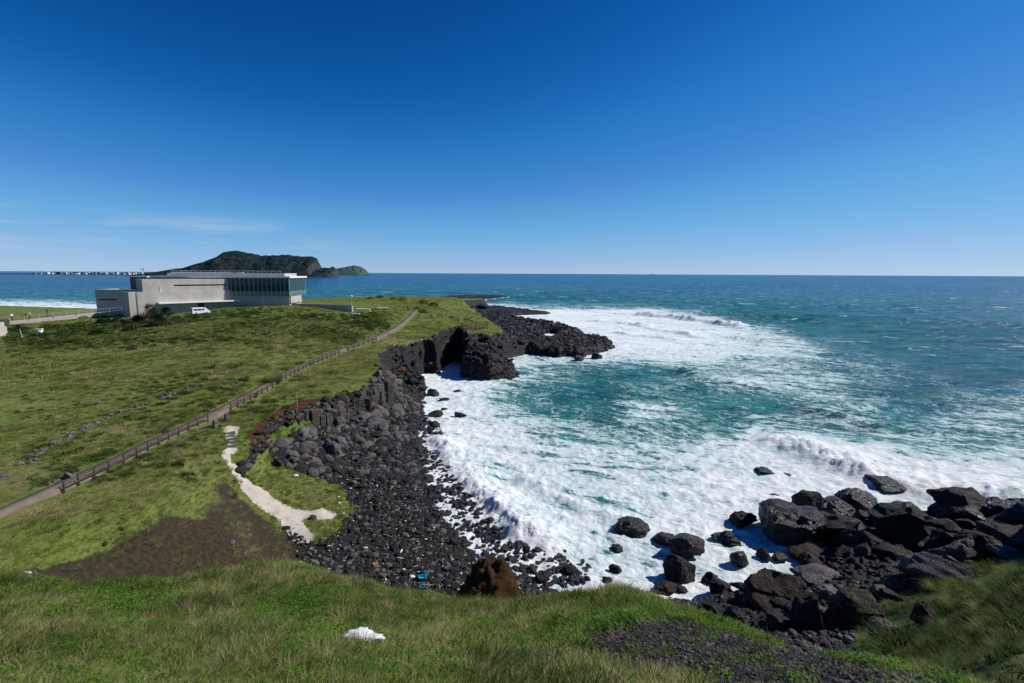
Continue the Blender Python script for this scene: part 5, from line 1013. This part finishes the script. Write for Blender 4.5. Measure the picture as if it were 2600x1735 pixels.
TUFT = [wm(bladeset('tuft', 500+i, 30, .085, .13, .9, .007, .6, 3, (.15, .1)), 'blade') for i in range(5)]
STRAW = [wm(bladeset('straw_tuft', 520+i, 18, .13, .12, 1.3, .006, .75, 3, (.2, .1)), 'straw') for i in range(4)]
LEAF = [wm(leafset('leaf_patch', 540+i, 60, .18, .07, .021, 0, .01, .8), 'clover') for i in range(4)]
SEDGE = [wm(bladeset('sedge_tuft', 560+i, 12, .24, .06, 1.0, .012, .7, 4, (.15, .1)), 'bladedark') for i in range(3)]
SCRUB = [wm(leafset('scrub_piece', 580+i, 150, .75, .75, .13, .45, 0, .35), 'scrub') for i in range(4)]
M['scrubdark'] = leafmat('dark_scrub_leaves', (.025, .05, .014), (.05, .085, .02), (.08, .11, .03))
SCRUBD = [wm(leafset('dark_scrub_piece', 590+i, 150, .75, .75, .13, .45, 0, .35), 'scrubdark') for i in range(3)]
FARG = [wm(bladeset('field_tuft', 600+i, 40, .32, .36, .95, .035, .6), 'blade') for i in range(4)]
FARD = [wm(bladeset('shade_tuft', 610+i, 40, .36, .36, .95, .035, .6), 'bladedark') for i in range(4)]  # field tufts repeated in darker blades, shade of right slope in their colour
TALL = [wm(bladeset('tall_tuft', 630+i, 34, .33, .12, .85, .011, .75, 4, (.2, .1)), k) for i, k in enumerate(('blade', 'bladedark', 'straw', 'miscan', 'straw', 'bladedark'))]
FARS = [wm(bladeset('field_straw', 620+i, 30, .34, .36, 1.2, .03, .7), 'straw') for i in range(3)]
a_trail = sstep(-3, 3, sdf(GU, GV, TRAIL))*notF
pcs = pc[::4, :2]
BT = np.array([A, B, Gc, Gc+ey*Gd, W0+ey*9, W0]); BTp = [tuple(q) for q in BT]
def veg_ok(x, y):
    m = np.clip(1-gsample(a_cob, x, y)*1.3, 0, 1)*np.clip(1-gsample(a_lava, x, y)*1.4, 0, 1)*(1-gsample(a_trail, x, y))*np.clip(1-gsample(a_soil, x, y)*1.05, 0.07, 1)*np.clip(1-gsample(a_red, x, y)*1.1, 0.04, 1)*np.clip(1-gsample(gravel, x, y)*1.15, .012, 1)
    d, _, _ = polydist(x, y, pcs); m = m*(d > 1.55)
    m = m*(sdf(x, y, BTp) < .5)
    return m*(ground(x, y) > .8)
def veg(name, n, r0, r1, t0, t1, groups, smin, smax, label, pw=1.0, mask=None, flat=1.0, lift=0.0, wt=None, szf=None, maxn=None):
    x, y = polar(n, r0, r1, t0, t1, pw); k = veg_ok(x, y)
    if mask is not None: k = k*gsample(mask, x, y)
    sel = rng.random(n) < k; x, y = x[sel], y[sel]
    if maxn: x, y = x[:maxn], y[:maxn]
    n = len(x); z = ground(x, y)
    src = []; st = []
    for g in groups: st.append(len(src)); src += g
    w = np.stack(wt(x, y), -1); w = np.cumsum(w/w.sum(1, keepdims=True), 1); gi = (rng.random(n)[:, None] > w).sum(1); gi = np.clip(gi, 0, len(groups)-1)
    pk = np.array(st)[gi]+(rng.random(n)*np.array([len(g) for g in groups])[gi]).astype(int)
    s = rng.uniform(smin, smax, n)
    if szf is not None: s = s*szf(x, y)
    rt = np.stack([rng.uniform(-.15, .15, n), rng.uniform(-.15, .15, n), rng.normal(0, .9, n)], -1)
    o = scatter(name, np.stack([x, y, z-.02+lift], -1), rt, np.stack([s, s, s*flat*rng.uniform(.7, 1.2, n)], -1), pk, src, label); return n
S = lambda x, y: gsample(a_straw, x, y)
def nz(x, y, f, s): return np.clip(.5+1.1*fbm(x*f, y*f, 3, s), 0, 1)
GFm = sstep(.4, .6, GF)
cn = {}
cn['near'] = veg('near_grass', 90000, 4.2, 19, -56, 56, [TUFT, STRAW, LEAF, SEDGE], .65, 1.35, 'thick green grass and low leaves on the near slope', 1.15, GFm, 1.0, 0, lambda x, y: [.6+0*x, .14+1.3*S(x, y)+.5*nz(x, y, .5, 3)**3, 1.5*nz(x, y, .6, 7), .04+.4*nz(x, y, .45, 11)**3], lambda x, y: .75+.6*nz(x, y, .25, 13))
tallm = GFm*np.clip(2.2*fbm(GX*.6, GY*.6, 3, 71)+.28, 0, 1)**1.2
tallm = np.maximum(tallm, GFm*blob([(720,1470,130,26,.9),(1560,1515,60,22,.9),(1800,1600,60,20,.6),(150,1640,200,60,.6),(1000,1520,120,20,.5),(1750,1570,60,16,.8),(700,1690,300,40,.4)])*np.clip(1.2*fbm(GX*.9, GY*.9, 2, 73)+.7, 0, 1))
cn['tall'] = veg('tall_tufts', 36000, 5.0, 19, -56, 56, [TALL], .45, .95, 'taller arching tufts dotted over the near slope', 1.15, tallm*(1-np.clip(gravel*2, 0, 1)), 1.0, 0, lambda x, y: [1+0*x], lambda x, y: .7+.5*nz(x, y, .5, 29), maxn=7500)
cn['leaf'] = veg('near_leaves', 75000, 4.2, 19, -56, 56, [LEAF], .5, 1.3, 'mat of small green leaves under the near grass', 1.15, GFm*np.clip(.25+1.6*fbm(GX*.8, GY*.8, 3, 75)+.35, .08, 1), 1.0, 0, lambda x, y: [1+0*x])
cn['mid'] = veg('slope_grass', 60000, 24, 78, -56, 24, [FARG, FARS, TUFT], .7, 1.25, 'wind combed grass on the middle slopes', 1.0, 1-GFm, .8, 0, lambda x, y: [.8+0*x, .16+1.8*S(x, y)+.5*nz(x, y, .15, 3)**3, .5+0*x], lambda x, y: .65+.6*nz(x, y, .1, 17))
cn['field'] = veg('field_grass', 52000, 70, 330, -48, 6, [FARG, FARS], 1.2, 2.4, 'long grass over the field below the building', 1.0, 1-GFm, .62, 0, lambda x, y: [.9+0*x, .16+1.6*S(x, y)+.6*nz(x, y, .06, 3)**3], lambda x, y: .5+.8*nz(x, y, .05, 19)**1.5)
cn['scrub'] = veg('coastal_scrub', 26000, 88, 260, -46, -2, [SCRUB, SCRUBD], .55, 1.25, 'dense low scrub on the mound before the building', 1.0, a_shrub, .75, -.1, lambda x, y: [.6+0*x, .1+1.3*nz(x, y, .12, 37)**2], lambda x, y: .5+.9*nz(x, y, .09, 23), maxn=5200)
cn['hollow'] = veg('hollow_plants', 6000, 40, 90, -32, -5, [SCRUB, LEAF], .3, .6, 'bright leafy plants in the hollow under the columns', 1.0, np.maximum(a_lush*bowl, .15*bowl), .7, -.05, lambda x, y: [1+0*x, .3+0*x])
cn['right'] = veg('right_grass', 26000, 14, 60, 22, 60, [FARD, SEDGE, FARG], .55, 1.05, 'rank grass with painted shade over the right hand slope', 1.0, rightslope*np.clip(.55+1.8*fbm(GX*.35, GY*.35, 3, 85), .08, 1), .9, 0, lambda x, y: [1+0*x, .4+0*x, .1+0*x])
print('VEG', cn)
# single clumps one can point at
CL = [wm(bladeset('clump_blades', 640+i, 260, 1.0, .42, .75, .035, .85, 4, (.15, .05)), 'miscan') for i in range(4)]
CD = [wm(bladeset('clump_blades', 660+i, 260, 1.0, .45, .8, .035, .9, 4, (.15, .05)), 'bladedark') for i in range(4)]
def clump(u, v, wpx, src, label, group):
    p = hit(u, v); s = wpx*depth(p)/F_PX/1.7; o = bpy.data.objects.new('grass_clump', src[random.randrange(len(src))]); COL.objects.link(o); o.location = (p[0], p[1], p[2]-.05); o.scale = (s, s, s*.75); o.rotation_euler = (0, 0, random.random()*6); tag(o, label, 'grass clump', group)
for u, v, w in [(538,935,36),(592,936,38),(672,934,34),(693,972,70),(720,940,30),(784,928,26),(749,927,26),(678,890,26),(835,950,36),(797,982,30),(755,958,26),(606,930,44),(663,885,30),(748,884,30),(784,880,26),(760,924,26),(727,940,24),(497,955,40),(620,968,40),(560,1000,30),(640,1010,40)]:
    clump(u, v, w, CL, 'largest pale arching grass clump in the field above the path' if w == 70 else 'pale arching grass clump in the field above the path', 'grass clumps in the field')
clump(2292, 1665, 160, CD, 'biggest drooping grass clump, between grey boulder and lone rock', 'grass clumps on the right slope')
for x, y in sample_px([(2330,1500),(2420,1470),(2560,1430),(2598,1440),(2598,1720),(2450,1720),(2330,1690),(2380,1600)], 60):
    if float(gsample(GF, x, y)) > .05 or math.hypot(x, y) < 16: continue
    q = np.array([x, y, float(ground(x, y))]); o = bpy.data.objects.new('grass_clump', (CD+CL[:1])[random.randrange(5)]); COL.objects.link(o); s = float(rng.uniform(.45, 1.05)); o.location = (x, y, q[2]-.05); o.scale = (s, s, s*.75); o.rotation_euler = (0, 0, random.random()*6); tag(o, 'dark drooping grass clump on the shaded right slope', 'grass clump', 'grass clumps on the right slope')
veg('field_tussocks', 7500, 52, 190, -46, 2, [CL, SCRUB, SCRUBD], .3, .72, 'scattered pale tussocks and low bushes in the field', 1.0, (1-GFm)*np.clip(.12+2.2*fbm(GX*.045, GY*.045, 3, 91), 0, 1), .75, -.03, lambda x, y: [.7+0*x, .4+0*x, .4+0*x], lambda x, y: .7+.7*nz(x, y, .07, 33), maxn=2000)
# wind-bent pines before the building
def pine(u, v, wpx, hpx, label, seed):
    p = hit(u, v); k = depth(p)/F_PX; W = wpx*k; Hh = hpx*k; g = np.random.default_rng(seed); r = empty('pine_tree', tuple(p), 0, label, 'pine tree', 'pines before the building')
    tr = MB(); pts = [Vector((0, 0, -.4))]
    for i in range(5): pts.append(Vector((g.normal()*.12*W/4, g.normal()*.1, Hh*.9*(i+1)/5)))
    for i in range(5): tr.tube(pts[i], pts[i+1], .16*(1-i/6), .16*(1-(i+1)/6), 7)
    V = []; Fc = []
    for i in range(46):
        t = g.uniform(.22, 1.0); a = g.random()*6.283; L = W*.55*(1.1-t**1.6)*g.uniform(.5, 1.1)+.15; b = Vector((0, 0, Hh*.9*t)); e = b+Vector((math.cos(a)*L, math.sin(a)*L, L*.25+.15)); tr.tube(b, e, .045, .02, 4)
        for _ in range(46):
            c = np.array(b.lerp(e, g.uniform(.45, 1.1)))+g.normal(size=3)*np.array([.26, .26, .14]); d = g.normal(size=3)+np.array([0, 0, .7]); d /= np.linalg.norm(d); s = np.cross(d, g.normal(size=3)); s /= np.linalg.norm(s); i0 = len(V)
            V += [c-s*.03, c+s*.03, c+d*.26+s*.02, c+d*.26-s*.02]; Fc.append((i0, i0+1, i0+2, i0+3))
    tr.build('trunk', M['wood'], r); link('crown', pyd('crown', V, Fc), M['needle'], r)
for u, v, w, h, lb, sd_ in ((384,822,44,52,'spiky dark pine at the left front of the facade',1),(425,830,50,52,'round dark pine right of the spiky one before the canopy',2),(402,832,50,34,'low spreading pine at the foot of the two taller ones',3),(352,822,30,20,'small pine bush left of the pines by the facade corner',4)): pine(u, v, w, h, lb, sd_)
for i, (u, v, w, h) in enumerate([(265,822,40,14),(300,820,34,14),(322,826,30,14),(245,850,34,14),(330,842,34,16),(1022,764,22,12),(1075,772,24,12),(1000,762,20,9),(1100,778,26,10),(1060,786,18,8),(1075,795,24,10),(965,757,22,7),(940,760,20,6)]):
    p = hit(u, v); s = w*depth(p)/F_PX/1.5; me = leafset('bush_leaves', 700+i, 420, .75, .75*min(1.2, h/w*2), .10, .4, 0, .35); me.materials.append(M['scrub'] if i > 4 else M['needle'])
    o = link('bush', me); o.location = p; o.scale = (s, s, s); tag(o, 'dark rounded bush on the skyline near the top of the path' if i > 4 else 'dark evergreen bush beside the ramp road', 'bush', 'bushes on the skyline' if i > 4 else 'bushes by the ramp')
# ------------------------------------------------------------------ litter on beach and slope
M['plastic'] = plain('white_plastic', (.75, .77, .78), .45, .06); M['foamw'] = plain('white_styrofoam', (.72, .72, .68), .8, .1)
def crumple(name, u, v, wpx, dims, mat, label, cat, seed, group=None, lift=.1):
    p = hit(u, v); W = wpx*depth(p)/F_PX; Vv, Fc = ico(4); Vv = Vv*(1+.35*fbm3(Vv*2.3+seed, 3, seed)+.16*np.abs(fbm3(Vv*6+seed, 2, seed)))[:, None]; Vv = Vv*np.array(dims)*W/2
    o = link(name, mesh_np(name, Vv, Fc, True), mat); o.location = (p[0], p[1], p[2]+W*dims[2]*lift); tag(o, label, cat, group); return o
bag = crumple('plastic_bag', 915, 1638, 92, (1.0, .5, .26), M['plastic'], 'crumpled white plastic bag lying on the near grass', 'plastic bag', 3, None, .8)
crumple('plastic_sheet', 68, 1457, 18, (1, .6, .4), M['plastic'], 'small white plastic scrap on the left tip of the bare soil', 'litter', 4)
def crate(u, v, w, d, h, mat, label, name='crate', rz=.3, tilt=.15):
    p = hit(u, v); mb = MB(); mb.box(-w/2, w/2, -d/2, d/2, 0, .04); t = .04
    for b in ((-w/2, w/2, -d/2, -d/2+t), (-w/2, w/2, d/2-t, d/2), (-w/2, -w/2+t, -d/2+t, d/2-t), (w/2-t, w/2, -d/2+t, d/2-t)): mb.box(*b, .04, h)
    o = mb.build(name, mat); o.location = (p[0], p[1], p[2]+.15); o.rotation_euler = (tilt, tilt*.6, rz); tag(o, label, 'litter')
blue = plain('sky_blue_plastic', (.03, .38, .62), .4, .08); teal_ = plain('teal_plastic', (.03, .30, .32), .45, .1)
crate(1072, 1474, .62, .42, .22, blue, 'bright blue plastic crate washed up at the beach foot', rz=.2)
crate(1082, 1465, .36, .3, .3, teal_, 'small teal plastic tub behind the bright blue crate', 'plastic_tub', .7)
crate(1072, 1498, .4, .3, .2, teal_, 'teal plastic box at the grass edge below the blue crate', 'plastic_box', .1)
crate(953, 1443, .36, .3, .3, plain('yellow_plastic', (.75, .42, .03), .45, .06), 'yellow plastic container on the cobbles', 'plastic_container', .5)
crate(1019, 945, 1.4, .7, .5, plain('orange_plastic', (.75, .2, .06), .5, .06), 'orange plastic fish box below the far cliff', 'fish_box', .1)
for i, (u, v, w) in enumerate([(1046,1470,13),(945,1443,9),(750,1212,12),(862,1190,10),(866,1215,9),(832,1204,8),(890,1243,6),(861,1280,7),(872,1307,6),(1025,1450,8),(985,1420,7),(930,1395,10),(1000,1395,6),(1093,940,9),(1080,942,7),(860,1265,6),(2067,1428,4),(1170,1460,7),(1165,1500,7),(1140,1490,6)]):
    crumple('styrofoam_lump', u, v, w, (1, .7, .6), M['foamw'], 'lump of white styrofoam litter on the shore' if i else 'round white buoy lump beside the bright blue crate', 'litter', 20+i, 'styrofoam lumps on the shore', .5)
for i, (u, v, L, a) in enumerate([(905,1293,1.0,.2),(985,1368,1.2,-.5),(1045,1378,1.4,.35),(1060,1398,.9,.5),(1085,1494,1.1,.05),(1010,1300,.7,.9),(940,1350,.8,-.4),(1120,1330,.7,.3),(780,1228,1.6,.6)]):
    p = hit(u, v); z = p[2]+.22; d = Vector((math.cos(a), math.sin(a), 0))*L/2; o = MB().tube(-d, Vector((d.x*.1, d.y*.1+.04, .03)), .05, .045, 6).tube(Vector((d.x*.1, d.y*.1+.04, .03)), d, .045, .025, 6).build('driftwood', M.setdefault('drift', plain('bleached_wood', (.36, .29, .21), .85, .2, 5))); o.location = (p[0], p[1], z); tag(o, 'thin bleached driftwood stick on the cobbles' if L < 1.5 else 'bleached plank lying on the grass below the rockfall', 'driftwood', 'driftwood on the beach')
# tiny washed-up scraps nobody could count
x, y = polar(4000, 28, 80, -25, 12, 1.0); k = (gsample(a_cob, x, y) > .6) & (ground(x, y) > .7); x, y = x[k][:700], y[k][:700]; n = len(x); s = np.clip(rng.lognormal(-2.9, .5, n), .02, .16)
sc_ = [meshcopy(RND[i], m_) for i, m_ in enumerate([M['foamw'], M['foamw'], M['drift'], plain('rust_scrap', (.3, .08, .04), .7), plain('blue_scrap', (.08, .2, .4), .5)])]
scatter('beach_scraps', np.stack([x, y, ground(x, y)+.2], -1), rots(n), np.stack([s*1.6, s*.8, s*.6], -1), rng.choice(5, n, p=[.5, .25, .18, .05, .02]), sc_, 'tiny pale scraps of litter strewn over the cobbles')
# green net on the rock pile
p = hit(2072, 1279); g = np.random.default_rng(5); mb = MB()
for i in range(60):
    a = g.normal(size=3)*np.array([.55, .4, .18]); b = a+g.normal(size=3)*np.array([.45, .4, .14]); mb.tube(a, b, .03, .03, 4)
o = mb.build('fishing_net', plain('green_net', (.02, .30, .22), .6, .1)); o.location = (p[0], p[1], p[2]+.35); tag(o, 'tangle of green fishing net caught on the rock pile', 'net')
# ------------------------------------------------------------------ people far off
def person(p, top, low, label, seed, face):
    g = random.Random(seed); me = bpy.data.meshes.new('person'); st = g.uniform(.12, .2)
    J = [(0, 0, .95), (0, 0, 1.2), (0, 0, 1.42), (0, 0, 1.52), (0, .02, 1.66), (.1, 0, .92), (.12, st, .5), (.12, st*1.1, .06), (.12, st*1.1+.12, .04), (-.1, 0, .92), (-.12, -st*.6, .5), (-.12, -st, .06), (-.12, -st+.12, .04), (.2, 0, 1.4), (.27, -.05, 1.12), (.25, .1, .88), (-.2, 0, 1.4), (-.27, .05, 1.12), (-.25, .14, .9)]
    E = [(0, 1), (1, 2), (2, 3), (3, 4), (0, 5), (5, 6), (6, 7), (7, 8), (0, 9), (9, 10), (10, 11), (11, 12), (2, 13), (13, 14), (14, 15), (2, 16), (16, 17), (17, 18)]
    rd = [.15, .15, .15, .06, .115, .1, .075, .05, .045, .1, .075, .05, .045, .07, .05, .04, .07, .05, .04]
    me.from_pydata(J, E, []); o = bpy.data.objects.new('person', me); COL.objects.link(o); sk = o.modifiers.new('skin', 'SKIN')
    for v_, r_ in zip(me.skin_vertices[0].data, rd): v_.radius = (r_, r_)
    me.skin_vertices[0].data[0].use_root = True; sb = o.modifiers.new('sub', 'SUBSURF'); sb.levels = 1; sb.render_levels = 1
    m = NT('clothing'); sp = m.n('SeparateXYZ'); m.set(sp, 0, m.objco()); z = sp.outputs['Z']; n_ = m.noise(20, 3, vec=m.objco())
    c = m.mix(m.rng(z, .93, .95), low, top); c = m.mix(m.rng(z, 1.48, 1.5), c, (.45, .28, .2)); c = m.mix(m.rng(z, 1.68, 1.70), c, (.02, .015, .012)); c = m.mix(m.rng(n_, .4, .7, 0, .2), c, (.02, .02, .02)); m.pbr(c, .8)
    me.materials.append(m.m); o.location = p; o.rotation_euler = (0, 0, face); tag(o, label, 'person')
for (u, v), tp_, lw_, lb, fc_ in (((1036, 789), (.45, .03, .03), (.05, .05, .07), 'person in a red jacket beside the top of the path', 2.5), ((1047, 789), (.6, .6, .6), (.02, .02, .03), 'person in a white top walking at the top of the path', 3.3), ((1054, 790), (.2, .18, .12), (.04, .05, .1), 'person in drab clothes at the top of the path', 3.0)): person(hit(u, v), tp_, lw_, lb, u, fc_)
q = P(31, 812, 14.9); person(q, (.8, .8, .8), (.03, .03, .03), 'person in white walking on the ramp road at far left', 5, 1.2)
q = P(66, 809, 15.0); person(q, (.1, .07, .05), (.08, .06, .05), 'person in dark clothes on the ramp road, left of a pair', 6, 1.4)
q = P(76, 808, 15.0); person(q, (.5, .33, .2), (.05, .03, .03), 'person in a tan top on the ramp road, right of a pair', 8, 4.4)
